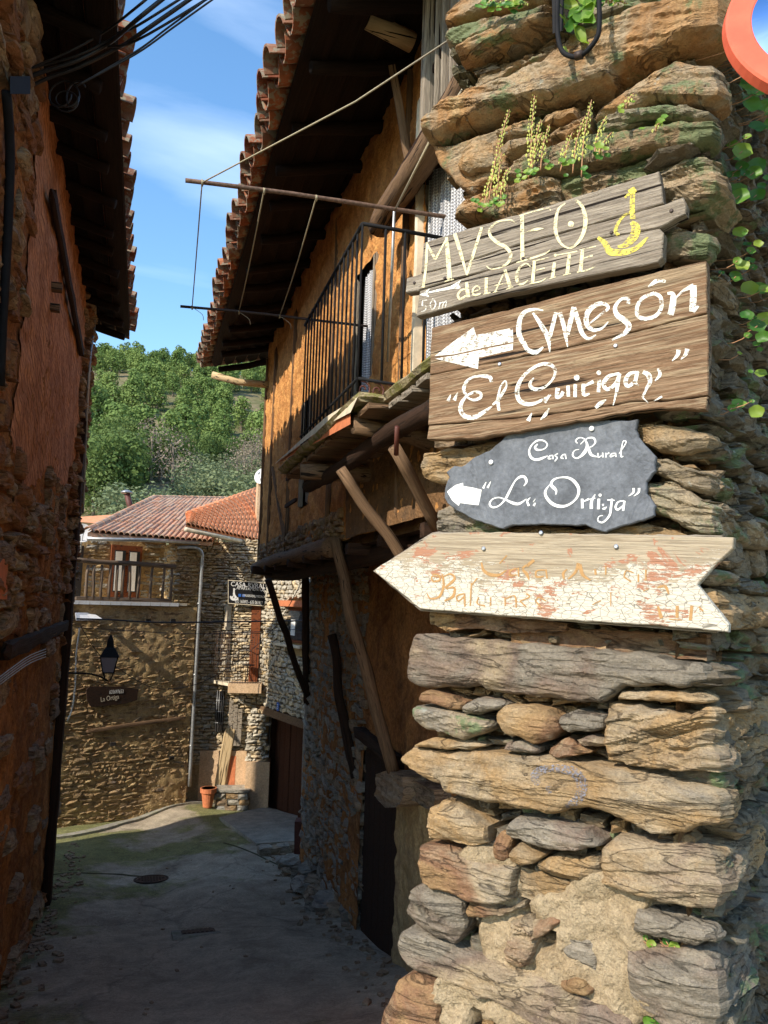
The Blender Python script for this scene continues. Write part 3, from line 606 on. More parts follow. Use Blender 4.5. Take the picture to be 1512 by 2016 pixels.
L1 = [([20,26,24,28],[(205,590),(200,740),(190,870),(165,1040)]), ([22,30],[(200,600),(290,760)]), ([22,14],[(285,765),(400,550)]), ([30,46,46],[(398,540),(415,760),(432,970)]), ([8,12],[(380,978),(470,955)]),
 ([38,34,14],[(480,505),(540,700),(600,915)]), ([26,30,22],[(748,440),(680,660),(600,915)]),
 ([10,14,16,20,28,34,36,36,34,28,18,12,10],[(1090,405),(1050,372),(1000,368),(900,390),(835,450),(830,520),(900,590),(990,640),(1035,710),(1010,790),(930,840),(840,855),(795,825)]),
 ([38,36,40],[(1148,320),(1150,540),(1152,765)]), ([8,12,14,10],[(1120,325),(1250,288),(1400,250),(1432,275)]), ([8,14,30,8],[(1170,500),(1230,475),(1290,460),(1360,452)]), ([10,20,20,6],[(1092,792),(1200,760),(1370,705),(1428,662)]),
 ([14,20,26,20],[(605,1060),(550,1062),(512,1110),(535,1152),(590,1120)]), ([28,38,38],[(598,985),(605,1060),(612,1135)]),
 ([10,14,14,18,22,14],[(662,1082),(728,1052),(700,1022),(660,1060),(672,1112),(738,1098)]), ([30,30],[(795,940),(790,1098)]), ([6,10],[(752,1108),(835,1088)]),
 ([12,16],[(985,860),(878,1085)]), ([30,38],[(978,860),(1035,1045)]), ([10,8],[(870,1020),(1005,992)]), ([8,12],[(992,1056),(1062,1030)]), ([6,6],[(858,1088),(905,1075)]),
 ([12,14,22,34,34,20,8],[(1232,832),(1190,800),(1125,840),(1095,930),(1115,1000),(1160,1000),(1208,965)]),
 ([30,34],[(1272,775),(1252,992)]), ([8,14],[(1252,778),(1412,742)]), ([8,14],[(1288,868),(1372,845)]), ([12,14,8],[(1222,998),(1330,978),(1402,935)]),
 ([30,34],[(1470,790),(1450,940)]), ([8,8],[(1422,950),(1485,932)])]
lettering('lettering', s1, a, 5.04, L1, O1, PM_CREAM, [circ(1478,718,15)])
b = (1080,320)
L1b = [([26,34,40,40,34,24,18,28,36,36,24,14],[(265,372),(330,430),(366,560),(348,690),(285,800),(205,848),(120,800),(72,690),(72,570),(100,460),(165,402)]),
 ([10,14],[(85,918),(285,880)]), ([32,36],[(207,895),(185,1108)]), ([8,8],[(142,1118),(222,1100)]), ([32,38],[(338,868),(315,1085)]), ([8,12],[(305,868),(468,830)]), ([8,18],[(350,948),(438,922)]), ([10,14,8],[(282,1088),(380,1068),(468,1028)])]
lettering('lettering', s1, b, 5.04, L1b, O1, PM_CREAM, [circ(222,610,30)])
lettering('arrow', s1, a, 5.04, [([10,14,12],[(205,1162),(165,1168),(155,1215)],1), ([10,14,10,8],[(155,1215),(192,1225),(188,1262),(148,1277)]), ([10,12,10,12,10],[(265,1148),(292,1200),(262,1257),(236,1205),(265,1148)]), ([9,9],[(336,1182),(322,1252)]), ([9,9,9],[(332,1205),(366,1182),(356,1245)]), ([9,9,9],[(362,1200),(398,1172),(386,1238)])], O1, PM_WHITE,
 [[(130,1112),(235,1048),(212,1080),(300,1058),(430,1028),(470,1050),(300,1082),(208,1098),(228,1132)],[(430,1028),(545,962),(518,1010),(545,1048),(470,1052)]])
lettering('logo', s1, b, 5.04, [([60,56],[(800,300),(862,262)]), ([30,20],[(800,310),(758,348)]), ([44,50,52],[(838,285),(830,420),(835,560)]), ([20,24,26,36,30],[(835,480),(745,530),(680,620),(665,690),(700,722)]), ([40,90,88,74,50,22],[(820,590),(865,640),(855,715),(800,785),(745,825),(685,835)]),
 ([30,60,72,62,50,42,14],[(490,742),(560,800),(605,880),(700,893),(800,880),(895,830),(985,738)])], O1, PM_YEL)
# --- sign 2
O2 = .075
s2 = sign('wooden_sign', 1120, 690, 'brown plank sign with white arrow for the Mesón El Guirigay')
ang = ((846,738),(1394,617))
plank('plank', [(849,645),(1000,610),(1150,570),(1300,534),(1391,513),(1392,560),(1392,616),(1120,683),(846,737)], O2, .03, W_BROWN, s2, frame_ang=ang)
plank('plank', [(846,739),(1120,685),(1393,618),(1395,700),(1394,778),(1330,786),(1240,790),(1150,806),(1050,818),(950,828),(843,836)], O2, .03, W_BROWN, s2, frame_ang=ang)
plank('plank', [(843,838),(950,830),(1050,820),(1150,808),(1240,792),(1330,788),(1394,780),(1389,806),(1300,803),(1260,808),(1150,828),(1020,850),(920,864),(840,864)], O2-.001, .026, W_BROWN, s2, frame_ang=ang, rough=2.2)
for x, y in ((984,717),(1212,681)): screw(x, y, O2, s2, .0048)
c3, c4 = (840,600), (1100,520)
lettering('arrow', s2, c3, 5.4, [], O2, PM_WHITE, [[(85,545),(300,380),(500,238),(525,322),(720,285),(915,245),(922,395),(700,435),(300,525)],[(90,572),(300,540),(700,452),(918,412),(915,478),(720,525),(555,562),(545,682),(300,625)]])
L2 = [([12,30,44,50,56,52,46,50,20],[(1240,60),(1140,48),(1040,80),(985,180),(985,320),(1040,420),(1075,480),(1160,505),(1240,450)]), ([24,50,56,10],[(1130,85),(1220,220),(1290,350),(1308,505)]), ([40,42,40],[(1310,340),(1345,200),(1375,80)]),
 ([20,24,34,40,30,14],[(180,1015),(195,1015)]) if False else ([8,40],[(255,955),(228,1025)]), ([8,40],[(332,930),(292,1015)]),
 ([34,44,32,22,28,36,38,24],[(690,820),(672,772),(600,758),(490,770),(415,830),(395,910),(425,965)]), ([20,28,34,30,28,26],[(430,985),(500,1012),(572,985),(568,935),(500,930),(435,962)]), ([26,36,46,48,50,46,34,12],[(430,962),(372,1040),(360,1120),(410,1188),(510,1195),(600,1145),(695,1078)]),
 ([30,38,24,16,16,30,34,20],[(770,1125),(758,1010),(785,870),(838,808),(845,870),(800,950),(752,1020),(700,1062)]),
 ([12,40,38,22,24,38,38,32,32,36,46,48,48,36,28,12],[(1140,775),(1098,840),(1130,892),(1220,892),(1318,820),(1368,720),(1330,645),(1220,632),(1090,700),(1000,800),(960,920),(990,1020),(1080,1058),(1180,1035),(1322,960)]), ([26,30],[(1305,960),(1255,1040)]),
 ([10,46],[(1118,1150),(1078,1235)]), ([12,40,10],[(1302,1100),(1260,1170),(1210,1222)]), ([46,40,14],[(1395,885),(1385,985),(1455,955)])]
lettering('lettering', s2, c3, 5.4, L2, O2, PM_WHITE)
L2b = [([44,42,40,8],[(10,480),(50,610),(75,740),(88,822)]), ([40,46,40],[(85,700),(118,560),(148,425)]), ([44,46,48,44,30,10],[(150,430),(195,570),(235,690),(300,740),(370,700)]),
 ([14,22,26,36,46,52,50,40,24,10],[(310,585),(400,512),(492,435),(430,388),(335,425),(275,510),(285,610),(350,655),(430,635),(492,572)]),
 ([34,34,30,40,52,60,60,44,30,14],[(690,395),(688,345),(620,350),(560,425),(580,505),(655,560),(695,620),(650,690),(580,725),(528,752)]),
 ([36,40,38,36,38,40,36,34,36],[(950,290),(1010,330),(1018,430),(965,510),(870,542),(788,515),(778,425),(835,335),(950,288)]), ([20,44,26],[(890,228),(975,165),(1062,172)]),
 ([22,60,64,62],[(1078,290),(1132,300),(1132,400),(1108,505)]), ([14,26,50],[(1150,345),(1240,262),(1340,215)]), ([64,66,62],[(1335,210),(1335,340),(1325,470)]), ([60,20],[(1325,465),(1388,415)]),
 ([24,34],[(5,1325),(45,1265)]), ([34,34],[(92,1205),(96,1315)]), ([34,36],[(165,1190),(162,1320)]), ([38,38,16],[(245,1185),(248,1295),(305,1285)]), ([20,34],[(252,1210),(345,1165)]), ([36,34],[(402,1145),(394,1270)]),
 ([28,34,44,36,34,30],[(602,1085),(500,1110),(445,1185),(480,1242),(560,1190),(610,1085)]), ([38,40,24,10],[(598,1085),(580,1230),(560,1320),(540,1400)]), ([10,46,30],[(470,1345),(415,1380),(365,1425)]),
 ([24,34,44,34,34],[(792,1065),(700,1090),(662,1165),(692,1212),(770,1150)]), ([38,38,16],[(782,1065),(762,1170),(795,1205)]), ([34,54,38,26,22],[(835,1070),(890,1100),(905,1170),(868,1240),(832,1322)]), ([26,36,12],[(985,1035),(1005,1095),(955,1160)]), ([10,22],[(945,1360),(1025,1312)]), ([14,10],[(832,1322),(890,1378)]),
 ([46,34,8],[(1190,850),(1180,900),(1125,960)]), ([46,34,8],[(1275,840),(1262,890),(1212,945)])]
lettering('lettering', s2, c4, 5.04, L2b, O2, PM_WHITE, [circ(178,1125,29),circ(398,1078,23)])
# --- sign 3: slate
O3 = .055
M_SLATE = stone_mat('blue_slate', [(.11,.118,.13),(.135,.145,.16),(.115,.122,.13)], strata=(12,12,14), fine=40, bump=.25)
s3 = sign('slate_sign', 1080, 940, 'dark blue slate sign lettered Casa Rural La Ortiga with white arrow')
plank('slab', [(874,979),(875,963),(884,940),(877,930),(893,918),(908,919),(936,899),(962,888),(987,868),(1000,852),(1080,835),(1160,829),(1255,826),(1250,845),(1257,860),(1279,887),(1293,900),(1289,916),(1290,928),(1274,950),(1273,972),(1284,988),(1290,995),(1287,1014),(1266,1025),(1219,1036),(1192,1047),(1171,1042),(1154,1034),(1060,1033),(1010,1034),(990,1041),(955,1031),(923,1018),(900,1004),(881,991)], O3, .012, M_SLATE, s3, rough=1.6, sub=7)
for x, y in ((967,910),(1165,844)): screw(x, y, O3+.002, s3, .0058, M_WHITE)
L3 = [([16,30,14,14,18,22,16,22,30,30,30,10],[(1250,342),(1218,380),(1250,414),(1330,402),(1370,350),(1330,302),(1250,298),(1180,350),(1145,430),(1172,510),(1250,535),(1375,488)]),
 ([8,28],[(612,812),(574,892)]), ([8,28],[(668,806),(630,885)]),
 ([10,32,32,16,22,30,26,16,20,22,14,14,24,36,26,8],[(1078,862),(1112,810),(1090,752),(1035,748),(970,800),(905,920),(852,1020),(780,1100),(700,1128),(655,1090),(685,1030),(765,1004),(850,1030),(940,1072),(1020,1082),(1112,1022)]),
 ([8,24,28],[(1160,1005),(1122,1050),(1142,1108)]), ([6,8],[(1222,1020),(1196,1060)]), ([28,16],[(1200,1108),(1222,1070)])]
lettering('lettering', s3, (860,820), 6.3, L3, O3, PM_SLATE)
lettering('arrow', s3, (860,820), 6.3, [], O3, PM_SLATE, [[(125,930),(230,850),(325,822),(328,862),(450,882),(555,908),(545,970),(518,1100),(400,1087),(287,1072),(270,1108),(190,1040)]])
L3b = [([10,14,18,16],[(176,480),(140,490),(124,522),(160,522)]), ([16,16],[(176,478),(182,530)]), ([12,14,18,12],[(242,460),(206,482),(232,512),(202,556)]), ([10,14,18,14],[(332,465),(298,480),(282,512),(312,520)]), ([16,16],[(332,465),(344,528)]),
 ([12,16,12,14,30,42,40,26,14,20,10,6],[(484,332),(462,302),(500,265),(560,272),(600,330),(598,400),(540,480),(470,518),(425,480),(448,422),(505,408)]), ([10,12,18,24,14,10],[(520,345),(600,275),(680,265),(706,320),(662,372),(610,382)]), ([30,36,12],[(620,382),(652,470),(725,500)]),
 ([14,16,8],[(738,452),(742,505),(795,478)]), ([16,16],[(797,448),(800,508)]), ([16,16],[(835,450),(838,508)]), ([10,18],[(838,470),(880,450)]), ([10,16,16,10],[(955,455),(905,465),(895,500),(945,480)]), ([16,16],[(955,452),(962,502)]), ([8,10,12,14,10,18,20,12],[(1000,460),(1062,370),(1088,312),(1052,308),(1030,400),(1025,495),(1052,492)]),
 ([12,42,28,14,24,38,38,30,22,26,38,40,36,28,8],[(215,968),(218,915),(160,850),(182,790),(260,758),(370,760),(450,812),(500,900),(480,1000),(400,1080),(300,1115),(190,1092),(108,1015),(85,930),(142,842)]),
 ([32,32],[(542,1020),(546,1138)]), ([10,26],[(548,1060),(628,1022)]), ([10,34,40],[(705,965),(660,1050),(656,1145)]), ([8,8],[(632,1025),(708,1012)]), ([32,34],[(750,1020),(744,1150)]), ([26,20],[(800,1085),(802,1110)]), ([12,30,8],[(790,1145),(822,1140),(848,1120)]), ([16,12],[(855,1035),(945,1040)]),
 ([26,28,28,24,20,14,8],[(912,1020),(900,1130),(880,1230),(800,1312),(738,1292),(752,1240),(800,1228)]), ([14,18,28,24,14],[(1062,1045),(990,1060),(958,1120),(985,1155),(1058,1100)]), ([26,28],[(1068,1045),(1050,1170)]), ([30,24,6],[(1180,888),(1178,940),(1118,988)]), ([30,24,6],[(1248,888),(1242,940),(1182,988)])]
lettering('lettering', s3, (1060,820), 6.3, L3b, O3, PM_SLATE, [circ(765,975,19)])
# --- sign 4: peeling arrow board
m = MT('peeling_painted_wood'); c = m.coord(False, (1.1,24,24)); g = m.noise(c, 2.2, 7, .65, 1.2); f = m.noise(m.coord(False,(3,95,95)), 2.5, 6, .7, .8)
col = m.ramp(g, spread([(.25,.19,.12),(.42,.345,.24),(.31,.25,.17)])); col = m.mix(.7, col, m.ramp(f, [(.32,.5),(.55,1.),(.7,1.25)]), 'MULTIPLY')
o_ = m.coord(False, (1,1,1)); sx = m.n('SeparateXYZ', {0: o_})
low = m.math('MULTIPLY', m.math('MULTIPLY', sx.outputs[2], -1.), 1.9)       # more paint towards the lower edge
lft = m.math('MULTIPLY', m.math('ABSOLUTE', m.math('ADD', sx.outputs[0], .08)), .42)
blk = m.noise(m.coord(False,(9,9,16)), 1.1, 6, .72, .4); cw = m.noise(m.coord(False,(16,16,110)), 1.6, 5, .75)
msk = m.math('ADD', m.math('ADD', m.math('MULTIPLY', blk, .45), m.math('MULTIPLY', cw, .55)), m.math('ADD', low, m.math('MULTIPLY', lft, .5)))
pm = m.ramp(msk, [(.520,0.),(.55,1.)]); redm = m.ramp(m.noise(m.coord(False,(5,5,8)), 1.5, 5, .7, .5), [(.56,0.),(.58,1.)])
under = m.mix(redm, col, (.38,.19,.115)); vor = m.n('TexVoronoi', {'Vector': m.coord(False,(40,40,75)), 'Scale': 1.3}, feature='DISTANCE_TO_EDGE').outputs[0]
crk = m.ramp(vor, [(.01,.35),(.05,1.)]); wcol = m.mix(1., (.60,.545,.44), crk, 'MULTIPLY')
redpatch = m.ramp(m.math('ADD', m.noise(m.coord(False,(6,6,9)), 1.2, 6, .75, .6), m.math('MULTIPLY', low, .25)), [(.585,1.),(.60,0.)])
pm2 = m.math('MULTIPLY', pm, m.math('ADD', m.math('MULTIPLY', m.math('SUBTRACT', 1., redm), .999), m.math('MULTIPLY', m.ramp(cw, [(.5,0.),(.53,1.)]), redm), True))
nn_ = m.bump(f, 1., .004); nn_ = m.bump(pm2, .5, .0015, nn_); M_PEEL = m.done(m.mix(pm2, under, wcol), .8, nn_, .2)
O4 = .062
s4 = sign('arrow_sign', 1090, 1150, 'lowest pale peeling arrow board with rusty traces of lettering')
plank('board', [(737,1121),(851,1051),(950,1047),(1150,1052),(1300,1054),(1446,1058),(1443,1080),(1405,1115),(1373,1151),(1400,1185),(1436,1230),(1434,1244),(1300,1232),(1150,1223),(980,1211),(828,1198),(742,1129)], O4, .022, M_PEEL, s4, frame_ang=((828,1198),(1434,1246)))
plank('backing_board', [(733,1124),(849,1047),(1425,1054),(1345,1152),(1412,1240),(1410,1246),(827,1203)], O4-.014, .02, W_GREY, s4, frame_ang=((828,1198),(1434,1246)))
for x, y in ((952,1080),(1213,1076),(1065,1049)): screw(x, y, O4+.002, s4, .0052)
L4 = [([12,12],[(1125,225),(1065,292)]), ([12,24,30,24,8],[(915,282),(932,345),(985,382),(1060,386),(1122,345)]), ([10,14,18,14],[(1215,332),(1158,348),(1150,390),(1205,385)]), ([14,14],[(1220,325),(1222,400)]), ([18,20,28,12],[(1285,308),(1255,335),(1290,380),(1308,425)]), ([26,26],[(1350,262),(1290,312)]), ([10,14,18,14],[(1440,345),(1372,352),(1370,400),(1430,398)]), ([14,14],[(1448,340),(1458,415)]),
 ([8,10,14,16,14,8],[(560,400),(505,398),(515,438),(570,430),(562,388),(505,380)]), ([14,20,22,16,8],[(590,380),(602,470),(570,562),(495,582),(465,540)]), ([8,16,24,14],[(600,400),(660,378),(692,420),(612,492)]), ([10,18,24,14],[(620,500),(690,492),(680,562),(610,600)]),
 ([10,14,12,10],[(772,540),(712,560),(722,602),(772,565)]), ([14,14],[(775,540),(778,645)]), ([12,12],[(832,450),(822,640)]), ([8,12],[(835,470),(882,410)]), ([10,12,12],[(892,568),(880,622),(945,642)]), ([12,12],[(990,570),(990,640)]), ([14,12],[(1112,640),(1110,572)]), ([8,14,14],[(1112,585),(1190,560),(1202,655)]), ([8,12,12],[(1232,602),(1312,568),(1285,540)]), ([12,12],[(1232,600),(1285,650)]), ([12,10,12],[(1450,602),(1388,572),(1360,602)]), ([12,12],[(1362,602),(1412,660)])]
lettering('lettering', s4, (730,1040), 4.2, L4, O4, PM_OCH)
L4b = [([10,24,10],[(112,338),(80,372),(86,425)]), ([10,22,30],[(120,422),(182,360),(206,288)]), ([32,30,12],[(215,298),(242,385),(305,430)]), ([18,18],[(342,335),(348,385)]), ([12,12],[(432,305),(430,385)]), ([10,12,12],[(662,368),(600,352),(582,402)]), ([12,12],[(582,402),(640,442)]), ([14,14],[(700,380),(700,445)]), ([14,14],[(762,340),(762,432)]), ([12,26,14],[(858,490),(922,480),(952,545)]), ([8,8],[(740,520),(782,502)]), ([18,32],[(862,645),(892,745)]), ([8,8],[(955,752),(1062,760)]), ([26,26],[(1022,640),(1020,742)]), ([26,26],[(1142,640),(1130,762)]), ([14,14],[(1200,648),(1236,685)]), ([8,8],[(320,632),(390,598)]), ([8,8],[(472,528),(472,642)])]
lettering('lettering', s4, (1090,1040), 4.2, L4b, O4, PM_OCH)
# ================================================================ GROUND
def sheet(name, xs, ys, zf, mat, **k):
    X, Y = np.meshgrid(xs, ys); V = np.stack([X, Y, zf(X, Y)], -1).reshape(-1,3); n, m_ = len(xs), len(ys)
    i = np.arange(n*m_).reshape(m_, n); F = np.stack([i[:-1,:-1],i[:-1,1:],i[1:,1:],i[1:,:-1]],-1).reshape(-1,4)
    return mk(name, V, F.tolist(), mat, smooth=True, **k)
gzv = np.vectorize(gz)
m = MT('worn_concrete'); c = m.coord(True); a_ = m.noise(c, .9, 6, .6, .4); col = m.ramp(a_, spread([(.34,.28,.2),(.54,.455,.33),(.41,.34,.245),(.60,.515,.385)]))
f = m.noise(c, 45, 6, .75); col = m.mix(.7, col, m.ramp(f, [(.3,.6),(.6,1.1),(.8,1.5)]), 'MULTIPLY')
gm = m.noise(c, 1.1, 5, .6, .3); sp = m.n('SeparateXYZ', {0: c}); far_ = m.math('MULTIPLY', m.math('SUBTRACT', sp.outputs[1], 9.5), .05)
lf = m.math('MULTIPLY', m.math('ABSOLUTE', m.math('MINIMUM', m.math('ADD', sp.outputs[0], .1), 0.)), .35)
mossf = m.ramp(m.math('ADD', m.math('ADD', gm, m.math('MINIMUM', m.math('MAXIMUM', far_, -.08), .12)), lf), [(.56,0.),(.66,.75)])
col = m.mix(mossf, col, m.mix(m.ramp(f, [(.4,0.),(.6,1.)]), (.08,.10,.022), (.26,.29,.05)))
cc_ = m.ramp(m.noise(m.coord(True,(1,1,1)), 2.2, 9, .75, 1.8), [(.485,1.),(.497,.5),(.51,1.)]); col = m.mix(.75, col, cc_, 'MULTIPLY'); st2 = m.noise(c, 3.2, 7, .7, .6); col = m.mix(.6, col, m.ramp(st2, [(.35,.55),(.5,1.),(.62,1.25)]), 'MULTIPLY')
wv = m.n('TexWave', {'Vector': m.coord(True, (1,1,1), rot=(0,0,.3)), 'Scale': 9., 'Distortion': 3., 'Detail': 3.}, bands_direction='Y').outputs[0]
sp2 = m.noise(c, 170, 3, .8); col = m.mix(.8, col, m.ramp(sp2, [(.33,.35),(.42,1.),(.62,1.),(.70,1.7)]), 'MULTIPLY'); cj = m.n('TexVoronoi', {'Vector': m.n('VectorMath', {0: c, 1: m.n('VectorMath', {0: m.noise(c, 3., 5, .6, 0., 1), 'Scale': .35}, operation='SCALE').outputs[0]}, operation='ADD').outputs[0], 'Scale': .38}, feature='DISTANCE_TO_EDGE').outputs[0]; cjr = m.ramp(cj, [(.001,.6),(.006,1.)]); col = m.mix(.8, col, cjr, 'MULTIPLY')
n_ = m.bump(f, 1., .02); n_ = m.bump(sp2, .6, .006, n_); n_ = m.bump(cjr, .7, .01, n_); n_ = m.bump(wv, .3, .008, n_); n_ = m.bump(cc_, .4, .008, n_); M_CONC = m.done(col, .72, n_, .35)
def alley_z(X, Y):
    b = gzv(Y) + .13*np.exp(-((X-.75)/.75)**2)*np.clip((Y-12.7)/1.2,0,1); p = np.stack([X.ravel()*1.3, Y.ravel()*1.3, X.ravel()*0],1)
    return b + .02*fbm(p,3).reshape(X.shape) - .05*np.exp(-((X-.35)/.5)**2) 
sheet('alley_pavement', np.arange(-3.2,4.2,.08), np.arange(-3,16.2,.08), alley_z, M_CONC, kind='structure')
m = MT('dry_earth_ground'); c = m.coord(True); a_ = m.noise(c, .05, 8, .65); col = m.ramp(a_, spread([(.10,.10,.035),(.24,.19,.11),(.14,.14,.06),(.28,.23,.15)]))
b_ = m.noise(c, .6, 6, .7); col = m.mix(.7, col, m.ramp(b_, [(.3,.5),(.7,1.3)]), 'MULTIPLY'); M_LAND = m.done(col, .95, m.bump(b_, .6, .4), .1)
RG = np.array([0,17,22,30,45,60,80,110,150,200,260,300,340,420,600,1200]); ZG = np.array([-4.6,-4.6,-4.2,-2,2.0,5.0,9,16.5,29,48,70,81,84,76,50,20])
def hillz(X, Y):
    R = np.hypot(X, Y); th = np.arctan2(X, Y); z = np.interp(R, RG, ZG)
    amp = np.clip((R-40)/200,0,1); p = np.stack([X.ravel()/70, Y.ravel()/70, X.ravel()*0],1)
    z = z + amp*4*fbm(p,4,3).reshape(X.shape) + amp*3*np.sin(th*9+1.2)
    back = np.clip((-Y)/30+.2,0,1); return np.where(Y < 14, np.maximum(-4.6, -4.6*(1-back)*(R>-1)+back*(-3.4)) , z)
th = np.linspace(-1.5, 1.5, 130); rr = np.array([0,17,22,27,34,42,52,64,80,95,110,130,150,175,200,230,260,280,300,320,340,380,420,500,600,800,1200])
TH, RR = np.meshgrid(th, rr); X, Y = RR*np.sin(TH), RR*np.cos(TH); Z = hillz(X, Y); i = np.arange(TH.size).reshape(TH.shape)
F = np.stack([i[:-1,:-1],i[1:,:-1],i[1:,1:],i[:-1,1:]],-1).reshape(-1,4)[:, ::-1]
mk('hillside_terrain', np.stack([X,Y,Z],-1).reshape(-1,3), F.tolist(), M_LAND, smooth=True, kind='structure')
mk('ground', [Vector((x,y,-4.75)) for x,y in ((-1500,-1500),(1500,-1500),(1500,1500),(-1500,1500))], [[0,1,2,3]], M_LAND, kind='structure')

# ================================================================ LEFT HOUSE
XL = -.80; Y0L, Y1L = 3.35, 10.0
lh = thing('plastered_house', (XL-1.5, 6.5, -3), 'tall dark house with rust coloured plaster on the left of the alley', 'house')
m = MT('rust_earth_plaster'); c = m.coord(True); a_ = m.noise(c, 1.6, 7, .65, .5); col = m.ramp(a_, spread([(.20,.09,.04),(.56,.25,.085),(.30,.13,.05),(.62,.32,.12)]))
f = m.noise(c, 30, 6, .75); col = m.mix(.85, col, m.ramp(f, [(.3,.35),(.6,1.1),(.8,1.5)]), 'MULTIPLY'); n_ = m.bump(f, 1., .03); n_ = m.bump(m.noise(c, 8, 5), .8, .06, n_); M_LPL = m.done(col, .95, n_, .1)
m = MT('scored_salmon_plaster'); c = m.coord(True); a_ = m.noise(c, 2.5, 6, .6); col = m.ramp(a_, spread([(.46,.19,.08),(.62,.30,.15),(.40,.17,.075),(.56,.29,.16)]))
f = m.noise(c, 26, 6, .7); col = m.mix(.7, col, m.ramp(f, [(.3,.55),(.7,1.2)]), 'MULTIPLY')
w1 = m.n('TexWave', {'Vector': m.coord(True, (1,1,1), rot=(.75,0,0)), 'Scale': 5.2, 'Distortion': .7, 'Detail': 2.}, bands_direction='Z').outputs[0]
k_ = m.ramp(w1, [(.03,.35),(.12,1.)]); col = m.mix(.85, col, k_, 'MULTIPLY'); n_ = m.bump(k_, .9, .012); n_ = m.bump(f, .5, .01, n_); M_SALM = m.done(col, .9, n_, .15)
def wallbody(name, parent, x, y0, y1, z0, z1, depth, mat):
    s = 1 if depth > 0 else -1
    V, F = boxvf((min(x,x+depth),y0,z0),(max(x,x+depth),y1,z1)); mk(name, V, F, mat, parent)
wallbody('wall', lh, XL-.06, Y0L, Y1L-.03, -4.2, 3.75, -4.2, M_LPL)
def bumpsheet(name, parent, o, d, n, L, z0, z1, mat, amp, cell=.04, holes=(), fr_=10, mask=None):
    nx, nz_ = max(1,int(L/cell)), max(1,int((z1-z0)/cell)); S, Z = np.meshgrid(np.linspace(0,L,nx+1), np.linspace(z0,z1,nz_+1))
    B = np.stack([o.x+S*d.x, o.y+S*d.y, Z],-1); h = amp*fbm(B.reshape(-1,3)*fr_,4).reshape(S.shape)+amp*1.4*fbm(B.reshape(-1,3)*1.3,2).reshape(S.shape)
    V = (B+h[...,None]*np.array(n)).reshape(-1,3); i = np.arange((nx+1)*(nz_+1)).reshape(nz_+1,nx+1)
    F = np.stack([i[:-1,:-1],i[:-1,1:],i[1:,1:],i[1:,:-1]],-1).reshape(-1,4); sc = (S[:-1,:-1]+S[1:,1:]).reshape(-1)/2; zc = (Z[:-1,:-1]+Z[1:,1:]).reshape(-1)/2
    keep = np.ones(len(F), bool)
    for a,b,c_,e in holes: keep &= ~((sc>a)&(sc<b)&(zc>c_)&(zc<e))
    if mask is not None: keep &= mask(sc, zc)
    F = F[keep]
    if Vector((d.x,d.y,0)).cross(Vector((0,0,1))).dot(n) < 0: F = F[:,::-1]
    return mk(name, V, F.tolist(), mat, parent, smooth=True)
YD, XD = Vector((0,1,0)), Vector((1,0,0))
bumpsheet('wall_plaster', lh, Vector((XL-.02,Y0L,0)), YD, XD, Y1L-Y0L, -3.9, 3.6, M_LPL, .018, .035)
def pxmask(poly, x, y0):
    pts = [onX(px,py,x) for px,py in poly]; P2 = [(p.y-y0, p.z) for p in pts]
    def f(s, z):
        inside = np.zeros(len(s), bool); n = len(P2)
        jx = s + .05*fbm(np.c_[s*4,z*4,s*0],3); jz = z + .05*fbm(np.c_[s*4+9,z*4,s*0],3)
        for i in range(n):
            (x1,y1),(x2,y2) = P2[i],P2[(i+1)%n]
            c = ((y1>jz) != (y2>jz)) & (jx < (x2-x1)*(jz-y1)/((y2-y1) or 1e-9)+x1); inside ^= c
        return inside
    return f
PAN = [(95,-60),(92,130),(80,300),(70,480),(58,640),(40,780),(30,880),(60,970),(95,930),(130,965),(168,860),(182,700),(172,560),(168,450),(150,330),(156,200),(150,60),(140,-60)]
pm_ = pxmask(PAN, XL+.02, Y0L)
bumpsheet('salmon_panel', lh, Vector((XL-.008,Y0L,0)), YD, XD, Y1L-Y0L, -3.5, 3.6, M_SALM, .012, .03, mask=pm_)
M_LS = [stone_mat('left_wall_stone', [(.32,.2,.11),(.46,.34,.2),(.26,.16,.09),(.38,.29,.2)], world=True), stone_mat('left_wall_stone_rust', [(.42,.19,.08),(.3,.14,.06),(.46,.27,.12)], world=True)]
def lskip(s, z, l, h):
    s = s  # measured from Y0L
    if pm_(np.array([s]), np.array([z]))[0] or pm_(np.array([s+l*.4]), np.array([z]))[0]: return True
    if z < -.2 and rnd.random() < .72: return True
    return rnd.random() < .25
rubble(lh, Vector((XL,Y0L,0)), YD, XD, Y1L-Y0L, -3.4, 3.5, (.09,.2), (.2,.55), M_LS, RV_HI, .05, .16, skip=lskip, seed=11, maxn=240, rot=.12)
rubble(lh, Vector((XL+.01,9.0,0)), YD, XD, 1.0, .2, 3.4, (.06,.14), (.12,.4), M_LS, RV_HI, .07, .2, seed=12, maxn=50, rot=.1)
beam('timber_post', onX(101,372,XL+.03), onX(162,700,XL+.03), .05, .09, W_DARK, lh, .006)
beam('timber_post', Vector((XL+.03,9.35,-3.4)), Vector((XL+.03,9.3,2.2)), .1, .16, W_DARK, lh, .01)
beam('timber_rail', Vector((XL+.02,5.2,-.35)), Vector((XL+.02,9.9,-.3)), .07, .12, W_DARK, lh, .01)
for px, py in ((75,560),(70,602)): beam('joist_end', onX(px,py,XL-.1), onX(px,py,XL-.1)+Vector((.17,0,0)), .08, .07, W_BEAM, lh, .008)
